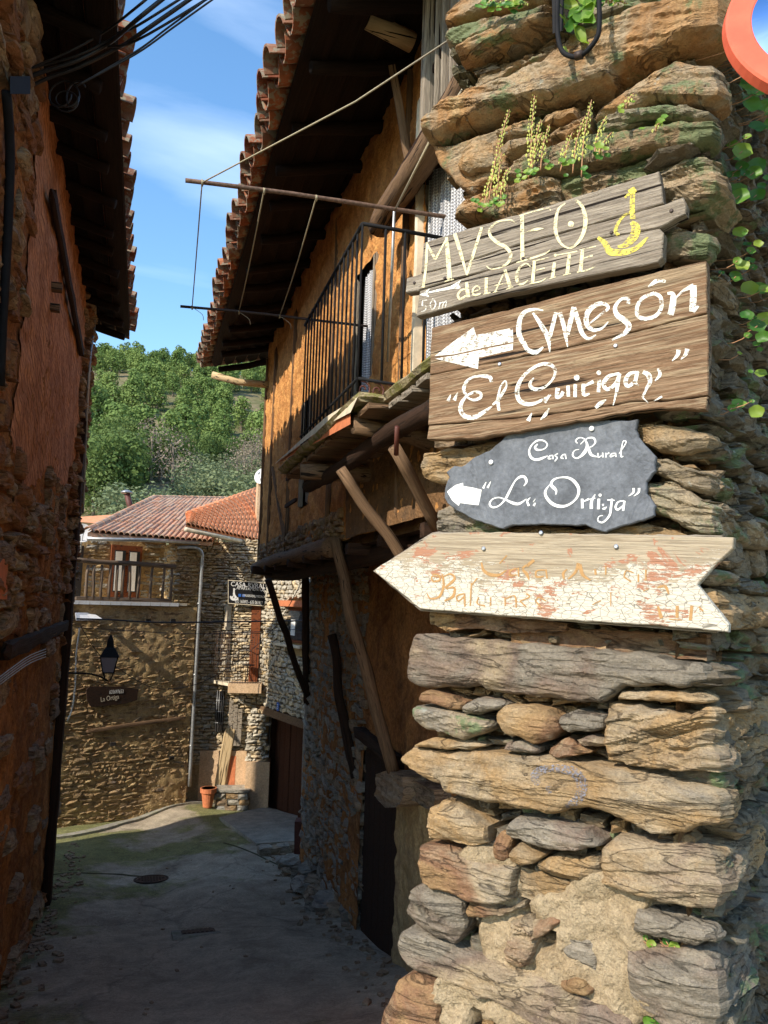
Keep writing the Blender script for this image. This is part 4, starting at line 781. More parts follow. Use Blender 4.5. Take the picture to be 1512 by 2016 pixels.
# canal tile and eaves
def canal(r0, r1, L, th, seg=7):
    V, F = [], []
    for i, (x, r) in enumerate(((0,r0),(L,r1))):
        for k in range(seg+1):
            a = math.pi*k/seg; V.append((x, r*math.cos(a), r*math.sin(a)))
        for k in range(seg+1):
            a = math.pi*k/seg; V.append((x, (r-th)*math.cos(a), (r-th)*math.sin(a)))
    m_ = seg+1
    for k in range(seg):
        F += [[k,k+1,2*m_+k+1,2*m_+k],[m_+k+1,m_+k,3*m_+k,3*m_+k+1],[k+1,k,m_+k,m_+k+1],[2*m_+k,2*m_+k+1,3*m_+k+1,3*m_+k]]
    F += [[0,2*m_,3*m_,m_],[seg,m_+seg,3*m_+seg,2*m_+seg]]
    return V, F
def tilemesh(r0, r1, L, th, mat, seg=7):
    V, F = canal(r0, r1, L, th, seg); me = bpy.data.meshes.new('tile'); me.from_pydata(V, [], F); me.materials.append(mat); me.update(); return me
def eave(parent, xe, y0, y1, ze, sgn, slope, depth, pitch, rows, mat, rafters=.6, over=.10, pick=1.0):
    """roof rising away from the alley; sgn +1 rises towards +X"""
    sd = Vector((sgn*math.cos(slope),0,math.sin(slope))); nr = Vector((-sgn*math.sin(slope),0,math.cos(slope)))
    tm = tilemesh(pitch*.46, pitch*.36, .42, .014, mat); R = random.Random(3)
    y = y0
    while y < y1:
        for r in range(rows):
            for kind in (0,1):
                up = nr if kind == 0 else -nr
                o = Vector((xe,y+(pitch/2 if kind else 0)+R.uniform(-.012,.012),ze)) - sd*(over+R.uniform(-.035,.035)-(.05 if kind else 0)) + sd*(r*.32) + nr*((.085 if kind==0 else .135)+.01*r)
                x = (sd+nr*R.uniform(-.05,.03)+YD*R.uniform(-.04,.04)).normalized(); yv = up.cross(x).normalized(); put('tile', tm, fr(x, yv, x.cross(yv), o), parent)
        y += pitch
    # boards under the tiles
    nb = max(3, int(depth/.17))
    for b in range(nb):
        c0 = Vector((xe,y0,ze))+sd*(depth*(b+.5)/nb-.02)-nr*.012; beam('eave_board', c0, c0+Vector((0,y1-y0,0)), depth/nb-.003, .02, W_SHADE, parent, .002, n=8)
    y = y0+.1
    while y < y1:
        a0 = Vector((xe,y,ze))+sd*R.uniform(.02,.1)-nr*.075; log('rafter', a0, a0+sd*(depth-.05), .042, .05, W_SHADE, parent, .012); y += rafters*R.uniform(.8,1.2)
    V = []; th = .05
    for yy in (y0,y1):
        for q, e in ((0,0),(depth+1.6,0),(depth+1.6,.012),(0,.012)): V.append(Vector((xe,yy,ze))+sd*q+nr*e)
    mk('roof_slab', V, [[0,1,2,3],[7,6,5,4],[0,4,5,1],[1,5,6,2],[2,6,7,3],[3,7,4,0]], M_TILE, parent)
eave(lh, -.36, Y0L+.05, 10.1, 3.30, -1, math.radians(14), .54, .24, 2, M_TILE, .5, over=.035)
for y in (): log('bracket', Vector((XL,y,2.75)), Vector((-.42,y,3.2)), .045, .045, W_BEAM, lh)
tube('conduit', smooth_line([onX(x,y,XL+.07) for x,y in ((188,590),(186,640),(178,700),(170,830),(165,960),(163,1010))],3), .014, M_ZINC, lh)
tube('black_pipe', smooth_line([onX(x,y,XL+.06) for x,y in ((12,180),(20,300),(14,480),(6,620),(0,760))],3), .022, M_BLACK, lh)
# unseen house block added behind the left one, sized to shade the little square
hc = thing('rear_shade_block', (-3.2,11.7,-4), 'unseen narrow house block added behind the dark left house to shade the square', 'house')
prism('wall', [Vector((-1.55,10.6,0)),Vector((-1.55,11.4,0)),Vector((-2.1,11.4,0)),Vector((-2.1,10.6,0))], -4.5, 2.7, M_LPL, hc)
mk('roof', [Vector(v) for v in ((-1.45,10.5,2.7),(-1.45,11.5,2.7),(-2.2,11.5,2.9),(-2.2,10.5,2.9),(-1.45,10.5,2.78),(-1.45,11.5,2.78),(-2.2,11.5,2.98),(-2.2,10.5,2.98))], [[3,2,1,0],[4,5,6,7],[0,1,5,4],[1,2,6,5],[2,3,7,6],[3,0,4,7]], M_TILE, hc)

# ================================================================ RIGHT TIMBER HOUSE
XW, XG = 1.47, 2.14; Y0R, Y1R = 2.95, 10.35
rh = thing('timber_house', (3.2, 6.6, -3), 'orange plastered timber house with jettied storey and projecting tiled eave', 'house')
wallbody('upper_wall_core', rh, XW+.09, Y0R, Y1R-.02, .45, 3.7, 3.4, M_EARTH)
wallbody('lower_wall_core', rh, XG+.06, Y0R+.02, Y1R-.25, -4.0, .44, 2.9, M_EARTH)
DOOR = (3.30,4.02,1.12,3.2); WIN = (5.1,5.62,1.35,2.55); WIN2 = (7.25,7.62,.95,2.05)
hol = [(a-Y0R,b-Y0R,c_,d_) for a,b,c_,d_ in (DOOR,WIN,WIN2)]
bumpsheet('orange_plaster', rh, Vector((XW,Y0R,0)), YD, -XD, Y1R-Y0R, .5, 3.66, M_PLAST, .016, .025, holes=hol, fr_=14)
def ybox(name, x0, x1, y0, y1, z0, z1, mat, parent, **k): V, F = boxvf((x0,y0,z0),(x1,y1,z1)); return mk(name, V, F, mat, parent, **k)
ybox('end_wall', XW, XW+3.4, Y1R, Y1R+.05, .45, 3.66, M_PLAST, rh)
bumpsheet('dark_wall_foot', rh, Vector((XW-.012,Y0R,0)), YD, -XD, 2.75, .5, .99, M_EARTH, .012, .03)  # darker earth sheet over the foot of the upper wall
# door opening with bead curtain
ybox('door_recess', XW+.055, XW+.085, DOOR[0]-.05, DOOR[1]+.05, DOOR[2]-.05, 3.3, M_SHADOWIN, rh)
beam('door_post', Vector((XW+.0,DOOR[1]+.07,DOOR[2])), Vector((XW+.0,DOOR[1]+.07,3.1)), .13, .05, M_CREAM, rh, .004, up=YD)
m = MT('chain_curtain'); c = m.coord(True, (1,1,1)); se = m.n('SeparateXYZ', {0: c}); ya = m.math('MULTIPLY', se.outputs[1], 380.); za = m.math('MULTIPLY', se.outputs[2], 330.)
w_ = m.math('SINE', m.math('ADD', ya, m.math('MULTIPLY', m.math('ABSOLUTE', m.math('SINE', m.math('MULTIPLY', za, .5))), 2.4))); w2 = m.math('SINE', za)
kk = m.math('MULTIPLY', m.math('ADD', w_, 1.), m.math('ADD', w2, 1.6)); col = m.ramp(m.math('MULTIPLY', kk, .22), [(.08,(.22,.22,.23)),(.3,(.45,.45,.46)),(.6,(.66,.66,.66))]); M_CHAIN = m.done(col, .4, m.bump(kk, .5, .004), .5, .2)
def curtain(y0, y1, z0, z1, x, lab):
    n = 60; t = np.linspace(0,1,n+1); V, F = [], []
    for j in range(9):
        for a in t: V.append(Vector((x+.012*math.sin(a*34)+.006*math.sin(a*91+j*.3), y0+(y1-y0)*a, z0+(z1-z0)*j/8)))
    for j in range(8):
        for i_ in range(n): F.append([j*(n+1)+i_, (j+1)*(n+1)+i_, (j+1)*(n+1)+i_+1, j*(n+1)+i_+1])
    o = mk('chain_curtain', V, F, M_CHAIN, smooth=True); setp(o, lab, 'curtain'); return o
curtain(DOOR[0]-.1, DOOR[1]-.0, DOOR[2]+.02, 3.05, XW-.005, 'silver chain curtain hanging in the doorway beside the stone corner')
curtain(WIN[0]+.04, WIN[1]-.12, WIN[2]+.05, WIN[3]-.05, XW+.03, 'narrow chain curtain in the window behind the balcony bars')
ybox('window_recess', XW+.055, XW+.085, WIN[0]-.03, WIN[1]+.03, WIN[2], WIN[3], M_SHADOWIN, rh)
ybox('window_recess', XW+.055, XW+.085, WIN2[0]-.03, WIN2[1]+.03, WIN2[2], WIN2[3], M_SHADOWIN, rh)
for w in (WIN, WIN2):
    for y in (w[0], w[1]): beam('window_frame', Vector((XW-.0,y,w[2])), Vector((XW-.0,y,w[3])), .05, .045, W_GREY, rh, .002, up=YD)
for z_ in (1.0, 1.28): beam('shutter_bar', Vector((XW-.1,7.9,z_)), Vector((XW-.1,7.3,z_)), .03, .04, W_DARK, rh)
for y, z0, z1 in ((4.45,.5,3.6),(6.35,.5,3.5),(8.3,.5,3.3),(9.6,.5,3.3),(10.33,.45,3.4)): beam('timber_post', Vector((XW-.005,y,z0)), Vector((XW-.005,y+rnd.uniform(-.05,.05),z1)), .05, .03, W_BEAM, rh, .004, up=YD)
beam('timber_brace', Vector((XW-.005,8.3,.6)), Vector((XW-.005,9.5,1.7)), .05, .03, W_BEAM, rh, .004)
eave(rh, .75, 2.6, 11.2, 3.40, 1, math.radians(15), .86, .25, 3, M_TILE, .6, over=.155)
tube('end_verge_tiles', [P(418,738,10.6), P(468,752,10.6), P(532,758,10.6)], [.05,.045,.05], W_PALE, rh, 10)
# upper timber balcony over the door
ub = Vector((1.12,3.93,2.12))
V, F = merge([boxvf((1.27,2.5,2.50),(XW+.05,4.45,2.53))]); mk('balcony_floor', V, F, W_DARK, rh)
log('balcony_beam', Vector((1.33,4.55,2.44)), Vector((1.33,2.5,2.46)), .075, .09, W_BEAM, rh, .02)
beam('balcony_post', Vector((1.31,3.66,2.45)), Vector((1.32,3.66,3.7)), .075, .07, W_GREY, rh, .004)
y = 3.52
while y > 2.5: beam('balcony_slat', Vector((1.32,y,2.5)), Vector((1.32,y,3.5)), .04, .02, W_GREY, rh, .002, up=YD); y -= .105
beam('balcony_rail', Vector((1.34,3.65,2.9)), Vector((1.34,2.5,2.95)), .03, .05, W_DARK, rh)
tube('spout_pipe', [onX(812,84,1.38), onX(724,38,1.08)], [.06,.058], W_PALE, rh, 14); tube('spout_mouth', [onX(727,39.5,1.09), onX(723.6,37.8,1.0789)], [.05,.05], M_SHADOWIN, rh, 14)
beam('hanging_post', Vector((1.3,4.3,3.4)), Vector((1.42,4.25,2.7)), .05, .05, W_BEAM, rh)
# jetty
log('jetty_beam', Vector((1.46,10.5,.44)), Vector((1.44,5.9,.5)), .06, .085, W_BEAM, rh, .05)
log('jetty_beam', Vector((1.62,10.4,.36)), Vector((1.6,3.0,.34)), .07, .08, W_DARK, rh, .03)
for i_ in range(9): beam('joist', Vector((1.36,10.0-i_*.78,.4)), Vector((2.0,10.0-i_*.78,.38)), .08, .09, W_DARK, rh, .005)
rubble(rh, Vector((XW-.01,5.8,0)), YD, -XD, 4.55, .5, .68, (.05,.09), (.07,.16), [FARST[2],M_LS[0]], RV_LO, .03, .1, seed=21, maxn=60, rot=.5)
mk('soffit', [Vector((XW,3,.43)),Vector((XW,Y1R,.43)),Vector((XG+.1,Y1R,.43)),Vector((XG+.1,3,.43))], [[0,1,2,3]], W_DARK, rh)
# ground floor
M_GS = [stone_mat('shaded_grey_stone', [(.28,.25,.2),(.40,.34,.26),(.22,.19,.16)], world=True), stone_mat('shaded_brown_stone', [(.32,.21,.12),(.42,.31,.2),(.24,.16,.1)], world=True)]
bumpsheet('earth_wall', rh, Vector((XG,Y0R,0)), YD, -XD, Y1R-.25-Y0R, -4.0, .42, M_LPL, .02, .04, holes=[(6.3-Y0R,7.35-Y0R,-4,-1.33)])
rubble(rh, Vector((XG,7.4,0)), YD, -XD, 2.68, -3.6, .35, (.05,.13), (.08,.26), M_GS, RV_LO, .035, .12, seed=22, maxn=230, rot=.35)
bumpsheet('ochre_render', rh, Vector((XG-.03,5.0,0)), YD, -XD, 1.28, -3.4, -1.35, M_FARMORT, .016, .03)
ybox('door_recess', XG+.04, XG+.055, 6.2, 7.45, -4, -1.3, M_SHADOWIN, rh)
for i_ in range(6): ybox('door_board', XG+.015, XG+.035, 6.32+i_*.17, 6.32+i_*.17+.163, -3.35, -1.36, W_DARK, rh)
beam('door_lintel', Vector((XG-.02,6.15,-1.28)), Vector((XG-.02,7.5,-1.24)), .12, .12, W_DARK, rh, .01)
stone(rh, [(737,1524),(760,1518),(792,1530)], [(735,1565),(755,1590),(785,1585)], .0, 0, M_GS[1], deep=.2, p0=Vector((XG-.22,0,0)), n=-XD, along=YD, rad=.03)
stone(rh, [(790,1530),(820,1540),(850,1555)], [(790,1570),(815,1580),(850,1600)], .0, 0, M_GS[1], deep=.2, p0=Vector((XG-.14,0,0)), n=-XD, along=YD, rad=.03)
log('strut', onX(768,1522,XG-.2), onX(659,1062,1.42), .052, .045, W_BEAM, rh, .03)
log('strut', onX(606,1370,XG-.1), onX(527,1142,1.36), .04, .04, W_DARK, rh, .02)
log('strut', onX(700,1530,XG), onX(655,1250,XG-.15), .05, .05, W_DARK, rh, .03)
beam('bracket_beam', P(494,1122,9.7), P(592,1130,9.9), .13, .11, W_DARK, rh, .01)
beam('timber_post', P(601,1132,9.95), P(604,1390,9.95), .085, .085, W_DARK, rh, .008)
# lower balcony
bal = [onX(x,y,1.0) for x,y in ((700,775),(545,905))]
ZB = 1.03; YN, YF = 3.68, 6.1
V, F = gridbox(YF-YN, .5, .055, 30, 6, 2, .012, 4, .1); A_ = fr(YD, -XD, Vector((0,0,1)), Vector((1.22,(YN+YF)/2,ZB+.03))); A_ = np.array(A_); V = V@A_[:3,:3].T+A_[:3,3]
M_SLAB = stone_mat('mossy_slab', [(.34,.28,.17),(.42,.34,.2),(.25,.23,.12)], lichen=.5, lcol=(.2,.2,.04)); mk('balcony_slab', V, F, M_SLAB, rh)
V, F = gridbox(1.5, .34, .055, 24, 4, 2, .012, 8, .1); A_ = np.array(fr(YD, -XD, Vector((0,0,1)), Vector((1.28,2.95,ZB+.03)))); mk('balcony_slab', V@A_[:3,:3].T+A_[:3,3], F, M_SLAB, rh)
V, F = boxvf((.965,YN+.02,ZB-.07),(.985,5.0,ZB-.01)); 
mk('edge_board', [onX(x,y,.985) for x,y in ((704,782),(640,822),(546,908),(540,914),(640,838),(690,812))]+[onX(x,y,1.0) for x,y in ((704,782),(640,822),(546,908),(540,914),(640,838),(690,812))], [[0,1,2,3,4,5],[11,10,9,8,7,6]]+[[i_,i_+6,(i_+1)%6+6,(i_+1)%6] for i_ in range(6)], M_CREAM, rh)
mk('red_board', [onX(x,y,1.0) for x,y in ((690,814),(640,840),(540,916),(560,905),(640,862),(690,835))]+[onX(x,y,1.02) for x,y in ((690,814),(640,840),(540,916),(560,905),(640,862),(690,835))], [[0,1,2,3,4,5],[11,10,9,8,7,6]]+[[i_,i_+6,(i_+1)%6+6,(i_+1)%6] for i_ in range(6)], M_TERRA, rh)
for i_ in range(9): beam('floor_board', Vector((1.02+.0,YN+.06+i_*.27,ZB-.03)), Vector((XW,YN+.06+i_*.27,ZB-.03)), .24, .035, W_BEAM, rh, .006)
for i_ in range(5): beam('floor_board', Vector((1.12,YN-.14-i_*.2,ZB-.03)), Vector((XW,YN-.14-i_*.2,ZB-.03)), .18, .035, W_GREY, rh, .006)
log('balcony_joist', Vector((1.02,3.9,ZB-.10)), Vector((1.6,3.9,ZB-.12)), .045, .05, W_BEAM, rh); log('balcony_joist', Vector((.98,5.1,ZB-.12)), Vector((1.6,5.1,ZB-.14)), .055, .06, W_BEAM, rh)
log('balcony_joist', Vector((1.16,5.8,ZB-.15)), Vector((1.2,3.1,ZB-.16)), .05, .05, W_DARK, rh)
log('strut', onX(776,880,1.12), onX(866,1048,1.46), .032, .034, W_BEAM, rh, .01); log('strut', onX(668,925,1.04), onX(806,1118,1.5), .035, .037, W_BEAM, rh, .012)
tube('iron_strap', [onX(782,840,1.05), onX(780,895,1.08)], .012, M_DARKRED, rh)
# ---- iron railing
rl = thing('iron_railing', (1.0,4.4,ZB+.1), 'black iron balcony railing with close vertical bars above the alley', 'railing')
ZT = 2.02; yn, yf = 3.76, 5.28; zb_ = 1.17
tube('handrail', [Vector((1.0,yn,ZT)),Vector((1.0,yf,ZT-.03))], .011, M_BLACK, rl, 6); tube('lower_rail', [Vector((1.0,yn,zb_)),Vector((1.0,yf,zb_))], .009, M_BLACK, rl, 6)
tube('handrail', [Vector((1.0,yn,ZT)),Vector((XW,yn,ZT))], .011, M_BLACK, rl, 6); tube('lower_rail', [Vector((1.0,yn,zb_)),Vector((XW,yn,zb_-.02))], .009, M_BLACK, rl, 6)
y = yn
while y < yf+.01: tube('bar', [Vector((1.0,y,ZB+.07)),Vector((1.0,y,ZT))], .0062, M_BLACK, rl, 6); y += .098
for x in (1.13,1.24,1.36): tube('bar', [Vector((x,yn,zb_)),Vector((x,yn,ZT))], .0075, M_BLACK, rl, 6)
for cx in (1.035,1.11):
    pts = [Vector((cx+(.012+.0045*t)*math.cos(t*1.1)*.9, yn+.005, zb_-.055+(.012+.0045*t)*math.sin(t*1.1))) for t in np.linspace(0,7.5,22)]; tube('scroll', pts, .0045, M_DARKRED, rl, 5)
tube('stay_bar', smooth_line([Vector((1.14,yn,zb_)),Vector((1.24,yn,zb_-.05)),Vector((1.34,yn,zb_-.12)),Vector((XW,yn,zb_-.13))],3), .005, M_DARKRED, rl, 5)
# ---- clothes line
cl = thing('clothes_line', (.6,4.5,2.05), 'rusty clothes line rods with knotted cords sticking out from the balcony', 'clothes line')
ra0, ra1 = onY(365,355,3.74), onY(903,428,3.74); rb0, rb1 = onY(355,603,5.36), onY(782,647,5.36)
rod = lambda a,b,n=12: [a.lerp(b,t)+Vector((0,0,.006*math.sin(t*5))) for t in np.linspace(0,1,n)]
tube('rod', rod(ra0,ra1), .0115, M_RUSTY, cl, 8, .08); tube('rod', rod(rb0,rb1), .010, M_IRON, cl, 8, .08)
def fx(a, b, px): # point on rod nearest image column
    best = min(np.linspace(0,1,400), key=lambda t: abs(prj(a.lerp(b,t))[0]-px)); return a.lerp(b,best)
def prj(p): w = p.dot(_f); return (PW/2+FPX*p.dot(_r)/w, PH/2-FPX*p.dot(_u)/w)
for xa, xb in ((398,378),(520,470),(622,550)):
    a_, b_ = fx(ra0,ra1,xa), fx(rb0,rb1,xb); tube('cord', [a_.lerp(b_,t)+Vector((0,0,-.03*math.sin(math.pi*t))) for t in np.linspace(0,1,9)], .0035, M_ROPE, cl, 6)
    for q, e, rr_ in ((a_,0,.0155),(b_,1,.014)):
        tube('knot', [q+Vector((rr_*.3*(k-5)/5, rr_*math.cos(k*1.3), rr_*math.sin(k*1.3))) for k in range(11)], .0035, M_ROPE, cl, 5)
    tube('cord_tail', smooth_line([b_, b_+Vector((.02,-.03,-.02)), b_+Vector((.07,-.05,-.06)), b_+Vector((.08,-.05,-.1))],3), .002, M_ROPE, cl, 4)
q = fx(ra0,ra1,398); tube('stay_cord', [q, P(700,200,3.1), onX(935,45,1.2)], .004, M_ROPE, cl, 6)
q2 = fx(ra0,ra1,779); tube('stay_cord', [q2, P(850,270,3.0), onX(936,135,1.3)], .005, M_ROPE, cl, 6)
tube('post_pipe', [q2+Vector((0,.02,.02)), onX(764,712,1.3)], .009, M_ZINC, cl, 8)
# ================================================================ FAR HOUSES ROUND THE LITTLE SQUARE
A0_, A1_ = Vector((-1.35,13.15,0)), Vector((.93,14.08,0)); AD = (A1_-A0_).normalized(); AN = Vector((AD.y,-AD.x,0)); AL = (A1_-A0_).length
def onA(px, py, off=0.): return hit(px, py, A0_+AN*off, AN)
def dbox(name, o, d, n, s0, s1, n0, n1, z0, z1, mat, parent, **k):
    V, F = boxvf((s0,n0,z0),(s1,n1,z1)); V = [Vector((o.x,o.y,0))+d*v.x+n*v.y+Vector((0,0,v.z)) for v in V]
    if d.cross(n).z < 0: F = [f[::-1] for f in F]
    return mk(name, V, F, mat, parent, **k)
ha = thing('terrace_house', (A0_.x+.8,A0_.y+1.5,-4), 'brown rubble stone house with timber railed terrace and old tiled roof', 'house')
TZ = -.10
dbox('wall_core', A0_, AD, AN, -1.5, AL, -.45, -.09, -4.6, TZ, M_FARMORT, ha)
bumpsheet('wall_mortar', ha, A0_-AN*.004, AD, AN, AL, -4.3, TZ-.02, M_FARMORT, .014, .04, fr_=14)
rubble(ha, A0_, AD, AN, AL, -4.1, TZ-.06, (.04,.085), (.07,.26), [FARST[2],FARST[2],FARST[0]], RV_LO, .014, .1, seed=31, maxn=255, rot=.22)
dbox('terrace_slab', A0_, AD, AN, -.6, AL-.2, -1.6, .05, TZ, TZ+.045, M_CREAM, ha)
for i_ in range(13): dbox('edge_tile', A0_, AD, AN, -.1+i_*.17, -.1+i_*.17+.162, .052, .062, TZ-.01, TZ+.05, M_WHITE, ha)
# upper storey set back behind the terrace
dbox('upper_wall', A0_, AD, AN, -1.5, AL, -1.9, -1.45, TZ, 1.35, M_FARMORT, ha)
rubble(ha, A0_-AN*1.44, AD, AN, AL, TZ, 1.2, (.05,.09), (.1,.28), [FARST[0],FARST[1]], RV_LO, .02, .08, seed=32, maxn=30, rot=.1, skip=lambda s,z,l,h: .42<s<.95 or 1.35<s<2.0)
dbox('doorway', A0_, AD, AN, .45, .9, -1.45, -1.40, TZ, .92, M_SHADOWIN, ha)
fd = dbox('door', A0_, AD, AN, 1.40, 1.98, -1.44, -1.39, TZ, .98, W_RED, ha)
for k in (0,1):
    g = dbox('pane', A0_, AD, AN, 1.46+k*.27, 1.66+k*.27, -1.39, -1.375, .12, .88, M_GLASS, ha)
    dbox('net_curtain', A0_, AD, AN, 1.475+k*.27, 1.60+k*.27, -1.374, -1.37, .14, .86, M_WHITE, ha)
dbox('pier_core', A0_, AD, AN, AL-.42, AL, -.5, -.03, TZ, .93, M_FARMORT, ha)
rubble(ha, A0_+AD*(AL-.42), AD, AN, .42, TZ, .93, (.04,.07), (.1,.25), FARST[:1], RV_LO, .03, .08, seed=33, maxn=0, rot=.12)
rubble(ha, A0_+AD*(AL-.42)-AN*.0, -AN, -AD, .5, TZ, .93, (.04,.07), (.1,.25), FARST[:2], RV_LO, .03, .08, seed=34, maxn=0, rot=.12, name='pier_stone')
dbox('pier_cap', A0_, AD, AN, AL-.5, AL+.04, -.5, .05, .932, .965, FARST[0], ha)
tr = thing('terrace_railing', tuple(A0_+Vector((0,0,TZ))), 'dark timber railing along the terrace under the old tiled roof', 'railing')
def sp(s, n, z): return A0_+AD*s+AN*n+Vector((0,0,z))
sL, sR = (onA(150,1110,0)-A0_).dot(AD), (onA(344,1110,0)-A0_).dot(AD)
log('top_rail', sp(sL,.0,onA(165,1104).z), sp(sR+.02,.0,onA(345,1116).z), .040, .042, W_RAIL, tr, .01); beam('bottom_rail', sp(sL,0,onA(165,1180).z), sp(sR,0,onA(340,1184).z), .05, .10, W_RAIL, tr, .003)
for px in (172,185,200,216,231,243,257,273,298,322,337):
    s_ = (onA(px,1140)-A0_).dot(AD); tl = rnd.uniform(-.02,.02); log('baluster', sp(s_,0,onA(px,1182).z), sp(s_+tl,0,onA(px,1112).z), .026, .022, W_RAIL, tr, .008)
# roof with single tiles
GZ = onA(300,1060).z
def zof(px, py, s, n): return None
e0, e1 = sp((onA(172,1055,.12)-A0_).dot(AD), .12, GZ), sp((onA(418,1062,.12)-A0_).dot(AD), .12, GZ+.0)
r0, r1 = P(303,983,17.2), P(452,985,19.5)
up_ = ((r0+r1)/2-(e0+e1)/2)
mk('roof_deck', [e0,e1,r1,r0,e0-Vector((0,0,.06)),e1-Vector((0,0,.06)),r1-Vector((0,0,.06)),r0-Vector((0,0,.06))], [[0,1,2,3],[7,6,5,4],[0,4,5,1],[1,5,6,2],[2,6,7,3],[3,7,4,0]], M_TILE2, ha)
tm2 = tilemesh(.052, .042, .34, .01, M_TILE2, 5); NC, NR = 22, 9; tot = 0; accT = []
for c_ in range(NC):
    for r in range(NR):
        a, b = (c_+.5)/NC, r/NR; b2 = (r+1)/NR
        p_ = e0.lerp(e1,a).lerp(r0.lerp(r1,a), b); p2_ = e0.lerp(e1,a).lerp(r0.lerp(r1,a), b2); x = (p2_-p_); Lt = x.length*1.12/.34; x.normalize()
        side = (e1-e0).normalized(); z = side.cross(x).normalized()
        if z.z < 0: z = -z
        wd = (e0.lerp(r0,b)-e1.lerp(r1,b)).length/(NC*.104)
        y = z.cross(x); A_ = fr(x, z.cross(x), z, p_+z*(.012+rnd.uniform(0,.012))+side*rnd.uniform(-.008,.008)-x*rnd.uniform(0,.03)) @ Matrix.Diagonal((Lt,wd,wd,1)); put('tile', tm2, A_, ha)
for a_, b_ in ((e0,r0),(r0,r1)):
    n_ = 13
    for k in range(n_):
        p_ = a_.lerp(b_,k/n_); x = (b_-a_).normalized(); z = Vector((0,0,1)); y = z.cross(x).normalized(); z = x.cross(y); put('ridge_tile', tm2, fr(x, z.cross(x), z, p_+z*.035) @ Matrix.Diagonal(((b_-a_).length/n_*1.1/.34,1.3,1.3,1)), ha)
gp = [onA(x,y,.16) for x,y in ((172,1061),(280,1063),(392,1068))]; tube('gutter', gp, .032, M_ZINC, ha, 10)
dp = thing('downpipe', tuple(sp(AL,.1,-3.9)), 'long grey zinc downpipe on the corner of the terrace house', 'pipe')
tube('pipe', smooth_line([onA(x,y,.10) for x,y in ((350,1078),(385,1078),(398,1090),(397,1120),(388,1280),(380,1420),(373,1548))],3), .030, M_ZINC, dp, 8)
for y_ in (1190,1330,1470): p_ = onA(394-(y_-1150)*.055, y_, .09); tube('clamp', [p_, p_+Vector((0,0,.03))], .034, M_ZINC, dp, 8)
beam('wall_beam', onA(168,1440,.02), onA(366,1412,.02), .04, .06, W_BEAM, ha, .005)
for x,y in ((222,1465),(338,1492),(292,1222),(340,1222)): V, F = gridbox(.09,.03,.05,2,1,2,.01,x); p_ = onA(x,y,.035); A_ = np.array(fr(AD,AN,Vector((0,0,1)),p_)); mk('wall_hole', V@A_[:3,:3].T+A_[:3,3], F, M_SHADOWIN, ha)
# low orange roof at the far left, chimney pipe
lr_ = [P(150,1018,18.5),P(238,1012,19.5),P(262,1030,17.5),P(160,1040,16)]
lrh = thing('low_roof_house', tuple(P(200,1040,18)-Vector((0,0,5))), 'small house behind with bright orange roof left of the chimney pipe', 'house')
dv = Vector((0,0,.08)); mk('roof', lr_+[p-dv for p in lr_], [[3,2,1,0],[4,5,6,7],[0,1,5,4],[1,2,6,5],[2,3,7,6],[3,0,4,7]], M_TILE3, lrh)
bx_ = lr_[3]; prism('wall', [Vector((bx_.x+.1,bx_.y+.3,0)),Vector((bx_.x+1.2,bx_.y+.9,0)),Vector((bx_.x+.8,bx_.y+3,0)),Vector((bx_.x-1,bx_.y+2.4,0))], -4.7, bx_.z-.1, M_FARMORT, lrh)
ch = thing('chimney_pipe', tuple(P(260,1012,16.2)), 'thin rusty chimney pipe with round cap above the old tiled roof', 'chimney')
tube('pipe', [P(262,1022,16.2), P(250,972,16.2)], .062, M_DARKRED, ch, 10); a_ = P(249.5,971,16.2); tube('cap', [a_, a_+Vector((0,0,.03)), a_+Vector((0,0,.07))], [.12,.12,.03], M_ZINC, ch, 10)
# house B
hb = thing('rural_guest_house', (2.3,14.9,-4), 'sunlit stone guest house with small balcony, garage door and orange roof', 'house')
B0, B1, B2 = Vector((.98,14.46,0)), Vector((2.12,14.22,0)), Vector((2.62,12.1,0))
D1, D2 = (B1-B0).normalized(), (B2-B1).normalized(); N1, N2 = Vector((D1.y,-D1.x,0)), Vector((D2.y,-D2.x,0))
if N1.y > 0: N1 = -N1
if N2.x > 0: N2 = -N2
def onB(px,py,off=0): return hit(px,py,B0+N1*off,N1)
def onC(px,py,off=0): return hit(px,py,B1+N2*off,N2)
dbox('wall_core', B0, D1, N1, -.6, (B1-B0).length+.2, -.5, -.10, -4.6, 1.1, M_FARMORT, hb)
ZL = -1.84
dbox('wall_core', B1, D2, N2, .0, (B2-B1).length+.6, -.6, -.10, ZL, 1.1, M_FARMORT, hb)
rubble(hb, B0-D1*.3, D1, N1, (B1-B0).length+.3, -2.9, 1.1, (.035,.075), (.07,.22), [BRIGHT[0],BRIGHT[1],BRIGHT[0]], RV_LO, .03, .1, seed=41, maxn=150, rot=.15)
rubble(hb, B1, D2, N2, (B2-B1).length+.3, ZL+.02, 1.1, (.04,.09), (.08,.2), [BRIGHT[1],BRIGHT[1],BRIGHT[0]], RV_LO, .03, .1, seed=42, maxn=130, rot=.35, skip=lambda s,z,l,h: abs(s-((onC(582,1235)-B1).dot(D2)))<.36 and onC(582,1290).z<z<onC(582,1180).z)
dbox('side_wall', A1_, (B0-D1*.25-A1_).normalized(), Vector((1,-.3,0)).normalized(), 0, .45, -.1, 0, -4.4, .9, M_FARMORT, hb)
